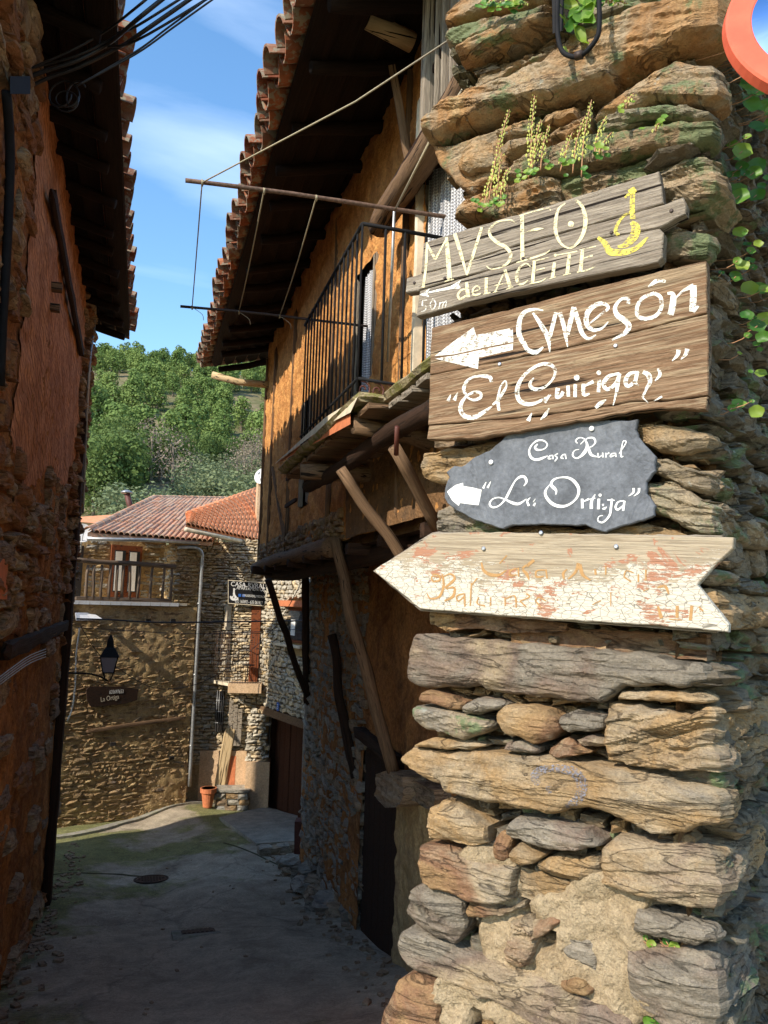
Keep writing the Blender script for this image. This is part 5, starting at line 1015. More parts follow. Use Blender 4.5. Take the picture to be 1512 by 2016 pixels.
# window in the right part
w0, w1 = onC(566,1196,-.07), onC(600,1268,-.07); s0, s1 = (w0-B1).dot(D2), (w1-B1).dot(D2)
wf = dbox('window', B1, D2, N2, s0, s1, -.09, -.05, w1.z, w0.z, W_RED, hb)
dbox('pane', B1, D2, N2, s0+.05, s1-.05, -.05, -.04, w1.z+.05, w0.z-.05, M_GLASS, hb); dbox('lintel', B1, D2, N2, s0-.12, s1+.12, -.02, .05, w0.z+.02, w0.z+.12, M_TERRA, hb); dbox('sill', B1, D2, N2, s0-.25, s1+.1, -.05, .06, w1.z-.07, w1.z-.03, M_CREAM, hb)
dbox('net_curtain', B1, D2, N2, s0+.25, s0+.42, -.04, -.036, w1.z+.12, w0.z-.2, M_WHITE, hb)
# garage
dbox('garage_lintel', B1, D2, N2, -.05, 2.5, -.14, .03, ZL-.12, ZL+.01, W_BEAM, hb)
dbox('garage_recess', B1, D2, N2, -.5, 2.5, -.5, -.42, -4.4, ZL, M_SHADOWIN, hb); dbox('garage_jamb', B1, D2, N2, -.3, .6, -.42, -.38, -4.4, ZL, M_FARMORT, hb)
gd0 = (onC(531,1500,-.3)-B1).dot(D2)
for k in range(2):
    g0 = gd0+k*.90
    dbox('garage_door', B1, D2, N2, g0, g0+.88, -.36, -.30, -4.2, ZL-.16, W_GAR, hb)
    for q in range(4): dbox('board', B1, D2, N2, g0+.02+q*.215, g0+.02+q*.215+.205, -.30, -.29, -4.15, ZL-.2, W_GAR, hb)
# pier, render base, balcony
pb = onB(508,1500,.28); qd = D1
dbox('pier_base', B0, D1, N1, (onB(482,1550,.3)-B0).dot(D1), (onB(529,1550,.3)-B0).dot(D1), -.1, .32, -4.4, onB(505,1500,.3).z, M_BEIGE, hb)
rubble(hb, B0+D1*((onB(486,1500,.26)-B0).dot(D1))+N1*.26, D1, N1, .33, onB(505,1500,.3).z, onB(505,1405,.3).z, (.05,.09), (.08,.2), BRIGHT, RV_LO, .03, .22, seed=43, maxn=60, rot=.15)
rs0, rs1 = (onB(392,1520,.04)-B0).dot(D1), (onB(484,1520,.04)-B0).dot(D1)
dbox('orange_render', B0, D1, N1, rs0, rs1, -.05, .05, -4.4, onB(440,1478,.04).z, M_BEIGE, hb)
dbox('brown_recess', B0, D1, N1, (onB(449,1520,.06)-B0).dot(D1), (onB(463,1520,.06)-B0).dot(D1), .04, .054, -4.4, onB(455,1488,.05).z, M_TERRA, hb)
gb = (onB(424,1400,.05)-B0).dot(D1)
dbox('barred_window', B0, D1, N1, gb, gb+.15, .0, .04, onB(430,1440).z, onB(430,1360).z, M_SHADOWIN, hb)
for k in range(4): a_ = B0+D1*(gb+.02+k*.037)+N1*.06; tube('window_bar', [a_+Vector((0,0,onB(430,1440).z)), a_+Vector((0,0,onB(430,1358).z))], .005, M_ZINC, hb, 5)
for z_ in (1378,1400,1422): a_ = B0+D1*gb+N1*.062+Vector((0,0,onB(430,z_).z)); tube('window_bar', [a_, a_+D1*.15], .005, M_ZINC, hb, 5)
for k in range(3): dbox('old_shutter_board', B0, D1, N1, (onB(450+k*9,1420,.1)-B0).dot(D1), (onB(458+k*9,1420,.1)-B0).dot(D1), .08, .11, onB(460,1468-(k==0)*10,.1).z, onB(460,1378+k*9,.1).z, W_GREY, hb)
by = .42; zb2 = onB(480,1346,by).z; bs0, bs1 = (onB(452,1340,by)-B0).dot(D1), (onB(513,1340,by)-B0).dot(D1); bsl = (onB(412,1325,0)-B0).dot(D1)
dbox('balcony_slab', B0, D1, N1, bs0-.02, bs1+.02, -.05, by+.03, zb2-.16, zb2, M_BEIGE, hb)
rb = thing('small_balcony_railing', tuple(B0+D1*(bs0+.2)+N1*by+Vector((0,0,zb2))), 'thin iron railing of the little sunlit balcony below the black sign', 'railing')
zt2 = onB(480,1246,by).z
def bb(s,n,z): return B0+D1*s+N1*n+Vector((0,0,z))
tube('handrail', [bb(bs0,by,zt2),bb(bs1,by,zt2)], .008, M_IRON, rb, 5); tube('handrail', [bb(bs0,by,zt2),bb(bsl,.0,zt2)], .008, M_IRON, rb, 5); tube('foot_rail', [bb(bs0,by,zb2+.02),bb(bs1,by,zb2+.02)], .008, M_IRON, rb, 5)
for k in range(13): s_ = bs0+(bs1-bs0)*k/12; tube('bar', [bb(s_,by,zb2),bb(s_,by,zt2)], .0042, M_IRON, rb, 4)
for k in range(12): t = k/12; tube('bar', [bb(bs0+(bsl-bs0)*t,by*(1-t),zb2),bb(bs0+(bsl-bs0)*t,by*(1-t),zt2)], .0042, M_RUSTY, rb, 4)
mk('balcony_floor_wing', [bb(bs0,by,zb2),bb(bsl,0,zb2+.03),bb(bs0,0,zb2),bb(bs0,by,zb2-.05),bb(bsl,0,zb2-.03),bb(bs0,0,zb2-.05)], [[0,1,2],[5,4,3],[0,3,4,1],[1,4,5,2],[2,5,3,0]], M_CREAM, hb)
dbox('balcony_door', B0, D1, N1, (onB(496,1200)-B0).dot(D1), (onB(514,1200)-B0).dot(D1), .0, .05, zb2, onB(500,1192).z, W_RED, hb)
dbox('balcony_doorway', B0, D1, N1, (onB(444,1200)-B0).dot(D1), (onB(456,1200)-B0).dot(D1), .0, .035, onB(450,1240).z, onB(450,1192).z, M_CREAM, hb)
tb = thing('garden_table', tuple(bb(bs0+.2,by*.5,zb2)), 'small dark wrought iron table set on the sunlit balcony', 'table')
tube('table_top', [bb(bs0+.3,by*.5,zb2+.3),bb(bs0+.3,by*.5,zb2+.315)], .11, M_BLACK, tb, 12)
for k in range(3): a_ = k*2.1; tube('leg', smooth_line([bb(bs0+.3+.03*math.cos(a_),by*.5+.03*math.sin(a_),zb2+.3),bb(bs0+.3+.02*math.cos(a_),by*.5+.02*math.sin(a_),zb2+.15),bb(bs0+.3+.1*math.cos(a_),by*.5+.1*math.sin(a_),zb2)],3), .008, M_BLACK, tb, 5)
# roof B
E0, E1, T1, T0 = P(366,1034,12.9), P(522,1068,14.9), P(540,955,18.5), P(370,1016,13.4)
mk('roof_deck', [E0,E1,T1,T0]+[p-Vector((0,0,.07)) for p in (E0,E1,T1,T0)], [[0,1,2,3],[7,6,5,4],[0,4,5,1],[1,5,6,2],[2,6,7,3],[3,7,4,0]], M_TILE3, hb)
tm3 = tilemesh(.05, .042, .30, .01, M_TILE3, 5); NC, NR = 20, 9
for c_ in range(NC):
    for r in range(NR):
        a, b, b2 = (c_+.5)/NC, r/NR, (r+1)/NR; p_ = E0.lerp(E1,a).lerp(T0.lerp(T1,a), b); p2_ = E0.lerp(E1,a).lerp(T0.lerp(T1,a), b2); x = p2_-p_; Lt = x.length*1.1/.3
        if x.length < .03: continue
        x.normalize(); side = (E1-E0).normalized(); z = side.cross(x).normalized(); z = -z if z.z < 0 else z; wd = max(.35, (E0.lerp(T0,b)-E1.lerp(T1,b)).length/(NC*.1))
        put('tile', tm3, fr(x, z.cross(x), z, p_+z*.008) @ Matrix.Diagonal((Lt,wd*.95,wd*.8,1)), hb)
tube('ridge', [T0+Vector((0,0,.03)), T1+Vector((0,0,.05))], .055, M_TILE3, hb, 8)
tube('gutter', [E0-Vector((0,0,.07)), E1-Vector((0,0,.07))], .04, M_CREAM, hb, 8); mk('verge', [E0-Vector((0,0,.16)),E0+Vector((0,0,.02)),T0+Vector((0,0,.02)),T0-Vector((0,0,.1))], [[0,1,2,3]], M_RED, hb)
acc = []
for k in range(60): t = rnd.random(); p_ = E0.lerp(E1,t)+Vector((0,0,.02)); acc.append(tubevf([p_, p_+Vector((rnd.uniform(-.02,.02),0,rnd.uniform(.03,.09)))], [.014,.004], 4))
M_MOSS = plain('dark_moss', (.06,.055,.02), .95, var=.5); V, F = merge(acc); mk('moss_tufts', V, F, M_MOSS, hb, kind='stuff')
prism('chimney', [P(514,985,15.6)+Vector(v) for v in ((-.09,-.1,0),(.14,-.1,0),(.14,.14,0),(-.09,.14,0))], 1.6, P(516,950,15.6).z, M_BEIGE, hb)
def dish(px, py, d, r, lab, face):
    c_ = P(px,py,d); t = thing('satellite_dish', tuple(c_-Vector((0,0,.3))), lab, 'satellite dish'); x, y, z = axes(Vector(face).normalized()); V, F = [c_-x*.0], []
    for j in range(1,6):
        for k in range(20): a_ = 6.2832*k/20; q = j/5*r; V.append(c_+y*q*math.cos(a_)+z*q*math.sin(a_)+x*(q*q*1.1))
    for k in range(20): F.append([0,1+k,1+(k+1)%20])
    for j in range(4):
        for k in range(20): F.append([1+j*20+k,1+j*20+20+k,1+j*20+20+(k+1)%20,1+j*20+(k+1)%20])
    mk('reflector', V, F, M_WHITE, t, smooth=True); tube('arm', [c_-z*r*.9, c_+x*r*.9-z*r*.1], .008, M_ZINC, t, 5); tube('feed_horn', [c_+x*r*.9-z*.02, c_+x*r*.9+z*.03], .02, M_ZINC, t, 6); tube('mast', [c_-x*.02, c_-x*.06-Vector((0,0,r*1.9))], .014, M_ZINC, t, 6)
dish(517,938,15.5,.17,'white satellite dish on the chimney of the bright orange roof', (-.6,-.75,.25)); dish(162,1050,13.6,.17,'white satellite dish half hidden by the dark left house', (.2,-.95,.2))
# text helper
def text(body, size, o, xd, zd, mat, parent, name='lettering', ext=.0008, sx=1.0, align='LEFT'):
    cu = bpy.data.curves.new('txt', 'FONT'); cu.body = body; cu.size = size; cu.extrude = ext; cu.align_x = align; ob = bpy.data.objects.new('txt', cu); COL.objects.link(ob)
    bpy.context.view_layer.update(); me = bpy.data.meshes.new_from_object(ob.evaluated_get(bpy.context.evaluated_depsgraph_get())); bpy.data.objects.remove(ob); bpy.data.curves.remove(cu)
    xd = xd.normalized(); zd = (zd-xd*zd.dot(xd)).normalized(); me.transform(Matrix.Diagonal((sx,1,1,1))); me.materials.clear(); me.materials.append(mat); return put(name, me, fr(xd, zd, xd.cross(zd), o), parent)
gs = thing('guest_house_sign', tuple(onB(487,1168,.5)), 'black board lettered CASA RVRAL APARTAMENTOS on the sunlit facade', 'sign')
c0_, c1_, c2_ = P(450,1143,13.9), P(527,1149,14.0), P(450,1187,13.9); xd_ = (c1_-c0_).normalized(); zd_ = (c0_-c2_).normalized(); nn = xd_.cross(zd_).normalized(); wS, hS = (c1_-c0_).length, (c0_-c2_).length
def sbox(name, x0, x1, z0, z1, n0, n1, mat, parent, o, xd, zd, nn): V, F = boxvf((x0,n0,z0),(x1,n1,z1)); return mk(name, [o+xd*v.x+zd*v.z+nn*v.y for v in V], [f[::-1] for f in F], mat, parent)
sbox('board', 0, wS, -hS, 0, -.015, 0, M_BLACK, gs, c0_, xd_, zd_, nn)
for x0,x1,z0,z1 in ((-.012,wS+.012,0,.012),(-.012,wS+.012,-hS-.012,-hS),(-.012,0,-hS,0),(wS,wS+.012,-hS,0)): sbox('frame', x0,x1,z0,z1,-.015,.006,M_CREAM,gs,c0_,xd_,zd_,nn)
for bdy, x, z, s_, sx in (('CASA RVRAL**',.05,.17,.118,.92),('APARTAMENTOS',.20,.30,.10,.66),('f  MURENADELMEDRO',.235,.56,.062,.72) if 0 else ('APARTAMENTOS',9,9,.01,1),('632 160692 - 635 061957',.16,.90,.085,.56)):
    if x > 5: continue
    text(bdy, s_, c0_+xd_*wS*x-zd_*hS*(z+.06)+nn*.002, xd_, zd_, M_WHITE, gs, sx=sx)
text('f MUSEODELMEDRO', .06, c0_+xd_*wS*.36-zd_*hS*.66+nn*.002, xd_, zd_, M_WHITE, gs, sx=.72)
M_BLUE = plain('blue_enamel', (.03,.12,.42), .4, var=.1); sbox('icon', wS*.25, wS*.32, -hS*.68, -hS*.56, 0, .003, M_BLUE, gs, c0_, xd_, zd_, nn); sbox('icon', wS*.35, wS*.42, -hS*.68, -hS*.56, 0, .0015, M_BLUE, gs, c0_, xd_, zd_, nn)
def lg(pts, w): return stroke_vf(pts, w, lambda x,y: c0_+xd_*wS*x/100-zd_*hS*y/100+nn*.003, nn)
V, F = merge([lg([(14,35),(14,60),(18,72),(13,80),(10,72),(13,66)],[4,4,6,6,3,3]), lg([(5,68),(9,82),(16,84),(22,80),(23,72)],[3,7,7,6,3]), lg([(12,38),(14,33),(17,38)],[2,3,2])]); mk('logo', V, F, M_WHITE, gs)
nb_ = thing('house_number', tuple(onC(547,1391,.04)), 'small blue number plate on the garage lintel', 'sign'); p_ = onC(547,1391,.045)
sbox('plate', -.05,.05,-.07,.07,-.004,.002,M_BLUE,nb_,p_,D2,Vector((0,0,1)),N2); text('5', .11, p_-D2*.03-Vector((0,0,.04))+N2*.004, D2, Vector((0,0,1)), M_WHITE, nb_)
ls = thing('faded_sign', tuple(onA(222,1368,.06)), 'dark faded board lettered La Ortiga under the street lantern', 'sign')
lo_ = [onA(x,y,.06) for x,y in ((170,1358),(176,1352),(240,1352),(272,1357),(270,1378),(245,1386),(200,1390),(180,1392),(172,1380))]; V = lo_+[p-AN*.03 for p in lo_]; n_ = len(lo_); mk('board', V, [list(range(n_)),list(range(n_,2*n_))[::-1]]+[[i_,i_+n_,(i_+1)%n_+n_,(i_+1)%n_] for i_ in range(n_)], W_DARK, ls)
text('635697653', .085, onA(215,1366,.064), AD, Vector((0,0,1)), M_WHITE, ls, sx=.62); text('La Ortiga', .11, onA(198,1382,.064), AD+Vector((0,0,.12)), Vector((0,0,1)), M_CREAM, ls, sx=.72)
# street lantern
ln = thing('street_lantern', tuple(P(212,1330,10.9)), 'black street lantern on an iron bracket below the terrace', 'lantern')
lc = P(213,1330,10.9); px_ = 10.9/FPX
def ring4(z, w): return [lc+Vector((a*w,b*w,z)) for a,b in ((-1,-1),(1,-1),(1,1),(-1,1))]
LZ = [(4,9*px_),(34,15*px_),(35,20*px_),(50,11*px_),(52,8*px_),(66,6*px_),(74,2.2*px_)]; 
V = []; 
for z_, w_ in LZ[2:]: V += ring4(z_*px_*1.05, w_*.9)
F = [[4*j+k,4*j+(k+1)%4,4*j+4+(k+1)%4,4*j+4+k] for j in range(len(LZ)-3) for k in range(4)]+[[3,2,1,0],[16,17,18,19]]; mk('cap', V, F, M_BLACK, ln)
a4, b4 = ring4(6*px_, 10*px_), ring4(36*px_, 16*px_)
m = MT('frosted_lantern_glass'); M_FROST = m.done((.30,.27,.32), .5, None, .4)
for k in range(4): q = [a4[k],a4[(k+1)%4],b4[(k+1)%4],b4[k]]; mk('pane', q, [[0,1,2,3]], M_FROST, ln); tube('corner_bar', [a4[k]*1.0, b4[k]], .009, M_BLACK, ln, 5)
for k in range(4): tube('base_bar', [a4[k],a4[(k+1)%4]], .01, M_BLACK, ln, 5); tube('foot', [a4[k], lc+Vector((.03*(1 if k in (1,2) else -1),0,-.07))], .008, M_BLACK, ln, 5)
tube('bracket', smooth_line([lc+Vector((0,0,-.07)), P(180,1327,10.8), P(120,1325,10.6)],3), .013, M_BLACK, ln, 6); tube('finial', [lc+Vector((0,0,72*px_)), lc+Vector((0,0,80*px_))], [.03,.008], M_BLACK, ln, 8)
aw = thing('small_awning', tuple(P(170,1212,12.3)), 'small pale corrugated awning under the terrace corner', 'awning')
V = [P(x,y,d) for x,y,d in ((148,1206,11.9),(182,1206,12.6),(201,1218,12.2),(150,1219,11.6))]; mk('sheet', V+[v-Vector((0,0,.02)) for v in V], [[3,2,1,0],[4,5,6,7],[0,1,5,4],[1,2,6,5],[2,3,7,6],[3,0,4,7]], M_WHITE, aw)
# wires
def wire(name, pts, r, lab, mat=M_CABLE, grp=None, k=6): o = tube(name, smooth_line([Vector(p) for p in pts], k), r, mat, None, 6); setp(o, lab, 'cable', grp); return o
wire('power_cable', [P(150,1218,10.8),P(215,1220,11),P(300,1225,11.3),P(400,1225,11.5),P(520,1223,11.4),P(605,1222,10.4)], .011, 'thick black cable crossing the square in front of the stone facades')
wire('thin_cable', [P(150,1235,10.8),P(270,1243,11.2),P(400,1248,11.3),P(500,1244,11.2),P(600,1238,10.4)], .0045, 'thin cable sagging just under the thick one')
wire('sagging_cable', [P(158,1232,10.8),P(195,1288,11),P(232,1315,11.2),P(290,1350,11.6),P(340,1356,12),P(400,1342,12.6),P(470,1300,13.2),P(545,1230,13.4),P(605,1125,10.6)], .006, 'black cable sagging in a loop below the lantern')
wire('white_cable', [P(157,1235,10.9),P(150,1290,10.9),P(148,1350,10.9),P(142,1395,10.9),P(132,1420,10.9)], .010, 'white cable hanging down beside the dark left house', M_WHITE)
CB = ['thick black cable, uppermost where the bundle leaves the left wall', 'thin cable just under the uppermost one of the bundle', 'thin cable of the bundle that ends steepest at the top edge', 'thick black cable leaving the bundle lowest, far right at the top edge', 'thin cable of the bundle crossing the sky at a flat slope', 'thin cable between the two thick ones of the bundle', 'lower of the two separate thin wires right of the cable bundle', 'upper of the two separate thin wires right of the cable bundle']
BND = [((-30,205),(60,150),(150,120),(215,85),(268,40),(330,-10)),((-30,190),(50,140),(140,100),(210,60),(268,15),(300,-12)),((-30,170),(60,135),(150,110),(230,70),(290,20),(340,-14)),((-20,215),(80,160),(160,130),(240,90),(268,72),(400,-20)),((40,160),(120,130),(200,95),(268,80),(430,-16)),((60,150),(140,120),(230,66),(268,52),(395,-28))]
for k, b_ in enumerate(BND): wire('roof_cable', [P(x,y,4.4+.03*k-(.5 if x > 260 else 0)) for x,y in b_], .007+.004*(k%3==0), CB[k])
for k, b_ in enumerate([((268,106),(340,55),(420,-2)),((268,101),(330,55),(405,0))]): wire('roof_cable', [P(x,y,4.0) for x,y in ((150,170),)+b_], .005, CB[6+k])
lp = [P(110+30*math.cos(t)*(1-.05*t)+t*4,185+25*math.sin(t),4.6) for t in np.linspace(0,12,40)]; o = tube('cable_loop', lp, .006, M_CABLE, None, 5); setp(o, 'tangled loop of thin black cable hanging from the left wall', 'cable')
lp = [P(132+22*math.cos(t),190+18*math.sin(t)+t*1.5,4.5) for t in np.linspace(0,9,34)]; o = tube('cable_loop', lp, .004, M_CABLE, None, 5); setp(o, 'small coil of thin cable right of the larger tangle on the left wall', 'cable')
jb = mk('junction_box', [onX(x,y,XL+e) for e in (.01,.09) for x,y in ((20,150),(60,150),(60,185),(20,185))], [[3,2,1,0],[4,5,6,7],[0,1,5,4],[1,2,6,5],[2,3,7,6],[3,0,4,7]], M_BLACK); setp(jb, 'black junction box on the left wall where the cables meet', 'box')
op = mk('wall_plaque', [onX(x,y,XL+e) for e in (.01,.04) for x,y in ((-20,1100),(16,1100),(14,1180),(-20,1180))], [[3,2,1,0],[4,5,6,7],[0,1,5,4],[1,2,6,5],[2,3,7,6],[3,0,4,7]], M_TERRA); setp(op, 'plain orange tile plaque low on the dark left wall', 'plaque')
for k in range(4): wire('wall_wire', [onX(x,y+k*5,XL+.05) for x,y in ((-10,1340),(30,1310),(60,1290),(90,1278))], .004, 'thin wire of the twisted strand on the left wall', M_ZINC, 'wires low on the left wall', 3)
# downpipe at the timber house corner, old square base
d2 = thing('corner_downpipe', tuple(P(598,1620,10.0)), 'grey downpipe at the far corner of the timber house', 'pipe')
tube('pipe', smooth_line([P(x,y,10.5) for x,y in ((590,1125),(606,1145),(609,1180),(607,1300),(603,1400),(599,1500),(597,1600),(597,1620))],3), .030, M_ZINC, d2, 8); beam('pipe_foot', P(594,1612,10.2), P(592,1706,10.2), .19, .15, M_DARKRED, d2, .006)
# ---- things on the ground
def onroad(p, l=.0): return Vector((p.x,p.y,float(alley_z(np.array([p.x]),np.array([p.y]))[0])+l))
pt = thing('flower_pot', tuple(onG(408,1583)), 'terracotta flower pot at the foot of the leaning plank', 'pot'); g0 = onroad(onY(409,1580,13.92)); k_ = g0.length/FPX*.85
prof = [(0,9),(2,10),(30,14),(31,17),(40,17.5),(40,15),(34,14)]; V, F = tubevf([g0+Vector((0,0,h*k_)) for h,_ in prof], [r*k_ for _,r in prof], 18, cap=True); mk('pot_body', V, F, M_TERRA, pt, smooth=False)
tube('soil', [g0+Vector((0,0,34*k_)), g0+Vector((0,0,36*k_))], 14*k_, M_MOSS, pt, 14)
ga, gb_ = onG(424,1592), onB(454,1432,.12); lpk = beam('leaning_plank', ga+Vector((0,0,.0)), gb_, .19, .035, W_PALE, None, .003, up=Vector((-N1.x,-N1.y,0))); setp(lpk, 'pale wide plank leaning against the sunlit guest house', 'plank')
bs = thing('stone_bench', tuple(onG(455,1598)), 'low block bench of dark stones before the rendered pier', 'bench'); c_ = onG(455,1600); k_ = c_.length/FPX
for r in range(3):
    for q in range(3): V, F = gridbox(20*k_,38*k_,11*k_,3,3,2,.02,r*7+q,.1); o_ = c_+D1*((q-1)*20.5+(r%2)*3-1)*k_-N1*18*k_+Vector((0,0,(6+r*11.2)*k_)); A_ = np.array(fr(D1,-N1,Vector((0,0,1)),o_)); mk('stone', V@A_[:3,:3].T+A_[:3,3], F, FARST[1+(q+r)%2], bs)
V, F = gridbox(66*k_,44*k_,5*k_,5,4,1,.012,3,.1); A_ = np.array(fr(D1,-N1,Vector((0,0,1)),c_-N1*18*k_+Vector((0,0,38*k_)))); mk('top_slab', V@A_[:3,:3].T+A_[:3,3], F, FARST[1], bs)
# kerb band, manhole, drain, ramp, rocks
M_KERB = mortar_mat('pale_concrete_band', [(.26,.24,.19),(.34,.32,.26),(.22,.22,.14)], 14, .4)
def strip(name, pts, w, mat, lift, thick=.0, **k):
    G = [onG(x,y) for x,y in pts]; G = smooth_line(G, 4); V, F = [], []
    for i_, g in enumerate(G):
        t = (G[min(i_+1,len(G)-1)]-G[max(i_-1,0)]); t.z = 0; t.normalize(); o = Vector((-t.y,t.x,0))*w/2
        for s_ in (-1,1):
            q = g+o*s_; V += [Vector((q.x,q.y,float(alley_z(np.array([q.x]),np.array([q.y]))[0])+lift)), Vector((q.x,q.y,float(alley_z(np.array([q.x]),np.array([q.y]))[0])-.08))]
    for i_ in range(len(G)-1): a = 4*i_; F += [[a,a+4,a+6,a+2],[a+1,a,a+2,a+3] if 0 else [a,a+1,a+5,a+4],[a+2,a+6,a+7,a+3]]
    return mk(name, V, F, mat, **k)
strip('kerb', [(108,1652),(180,1640),(260,1618),(340,1602),(400,1594),(450,1590)], .16, M_KERB, .035, kind='structure')
M_RAMP = mortar_mat('pale_ramp_concrete', [(.24,.22,.18),(.42,.38,.3)], 12, .4)
rp = [onG(x,y) for x,y in ((432,1615),(520,1594),(586,1612),(584,1662),(505,1668))]; mk('ramp_slab', [p+Vector((0,0,.05)) for p in rp]+[p-Vector((0,0,.1)) for p in rp], [[0,1,2,3,4],[0,5,6,1],[1,6,7,2],[2,7,8,3],[3,8,9,4],[4,9,5,0]], M_RAMP, kind='structure')
st_ = thing('stone_step', tuple(onG(545,1670)), 'low stone step at the foot of the dark downpipe base', 'step')
for q in range(4): V, F = gridbox(.17,.22,.14,3,3,2,.03,q*3+2,.15); o_ = onG(522+q*18,1684-q*3)+Vector((0,.05,.03)); mk('stone', V+np.array(o_), F, M_GS[q%2], st_)
def onroad(p, l=.0): return Vector((p.x,p.y,float(alley_z(np.array([p.x]),np.array([p.y]))[0])+l))
mh = thing('manhole_cover', tuple(onG(298,1723)), 'round dark iron manhole cover in the concrete road', 'manhole'); c_ = onroad(onG(298,1723))
sl_ = Vector((0,1,-.11)).normalized(); zz = XD.cross(sl_)
def disc(c, r0, r1, h, mat, name, parent, n=28):
    V, F = [], []
    for k in range(n): a_ = 6.2832*k/n; d_ = XD*math.cos(a_)+sl_*math.sin(a_); V += [c+d_*r0+zz*h, c+d_*r1+zz*h, c+d_*r1-zz*.03]
    for k in range(n): q = (k+1)%n; F += [[3*k,3*k+1,3*q+1,3*q],[3*k+1,3*k+2,3*q+2,3*q+1]]
    if r0 < .001: F = [[3*k,3*k+1,3*((k+1)%n)+1] for k in range(n)]+[f for f in F if len(f)==4 and f[0]%3==1]
    return mk(name, V, F, mat, parent)
disc(c_, .17, .205, .012, M_IRON, 'frame', mh); disc(c_, 0, .165, .008, M_IRON, 'lid', mh)
for i_ in range(-4,5):
    for j in range(-4,5):
        if i_*i_+j*j < 17: V, F = boxvf((-.011,-.011,0),(.011,.011,.006)); mk('stud', [c_+XD*(v.x+i_*.034)+sl_*(v.y+j*.034)+zz*(v.z+.008) for v in V], F, M_IRON, mh)
dg = thing('drain_grate', tuple(onG(390,1831)), 'small rectangular dark drain grate in pale patched concrete', 'drain'); c_ = onroad(onG(390,1831)); sl_ = Vector((0,1,-.2)).normalized(); zz = XD.cross(sl_)
def gbx(x0,x1,y0,y1,h0,h1,mat,nm): V, F = boxvf((x0,y0,h0),(x1,y1,h1)); mk(nm, [c_+XD*v.x+sl_*v.y+zz*v.z for v in V], F, mat, dg)
gbx(-.24,.20,-.16,.15,-.03,.008,M_KERB,'concrete_collar'); gbx(-.155,.155,-.085,.085,-.02,.012,M_IRON,'frame')
for k in range(7): gbx(-.14+k*.041,-.115+k*.041,-.075,.075,.012,.018,M_IRON,'grate_bar')
RK = rock_variants(6, 5,4,4,.2)
for k, me in enumerate(RK): me.materials.append(M_GS[k%2])
rkp = [(568,1705,.2),(585,1728,.16),(600,1752,.22),(622,1770,.2),(640,1790,.26),(668,1800,.2),(612,1725,.3),(640,1752,.3),(590,1700,.14),(662,1775,.22),(686,1812,.18),(560,1722,.1)]
for k, (x,y,s_) in enumerate(rkp): g = onG(x,y); put('rough_rock', RK[k%6], Matrix.Translation(g+Vector((.06,0,.03))) @ Matrix.Rotation(k*1.7,4,'Z') @ Matrix.Diagonal((s_*1.7,s_*1.5,s_*.8,1)), label='rough rock of the rubble heap at the foot of the dark ground-floor wall', cat='rock', group='rocks at the foot of the right wall')
strip('road_joint', [(100,1724),(150,1719),(220,1716),(292,1717)], .05, M_MOSS, .004, kind='structure'); strip('road_joint', [(440,1660),(520,1690),(565,1710)], .03, M_MOSS, .004, kind='structure')
g = onG(150,1618); put('boulder', RK[2], Matrix.Translation(g+Vector((0,.1,.1)))@Matrix.Diagonal((.72,.4,.36,1)), label='flat mossy boulder at the left foot of the terrace house', cat='boulder')
pe = []
for k in range(40): x = rnd.uniform(385,425); y = rnd.uniform(1560,1590); V, F = gridbox(.07,.06,.04,2,2,1,.02,k,.2); pe.append((V+np.array(onroad(onG(x,y),.02)), F))
V, F = merge([([Vector(q) for q in a], b) for a,b in pe]); o = mk('loose_gravel', V, F, M_RAMP, kind='stuff')

pe = []
for k in range(420):
    s_ = rnd.random(); y_ = rnd.uniform(4.6,12.2); x_ = (XL+.05+abs(rnd.gauss(0,.12))) if s_ < .4 else ((XG-.05-abs(rnd.gauss(0,.2))) if s_ < .85 else rnd.uniform(-.7,1.9)); z_ = rnd.uniform(.012,.05)*(1 if s_ < .85 else .5)
    V, F = gridbox(z_*1.6,z_*1.2,z_*.7,1,1,1,.006,k,.2); a_ = rnd.random()*6; c2, s2_ = math.cos(a_), math.sin(a_); V = np.stack([V[:,0]*c2-V[:,1]*s2_, V[:,0]*s2_+V[:,1]*c2, V[:,2]],1); pe.append(([Vector(q) for q in V+np.array(onroad(Vector((x_,y_,0)),z_*.2))], F))
V, F = merge(pe); mk('grit_and_debris', V, F, M_GS[1], kind='stuff')
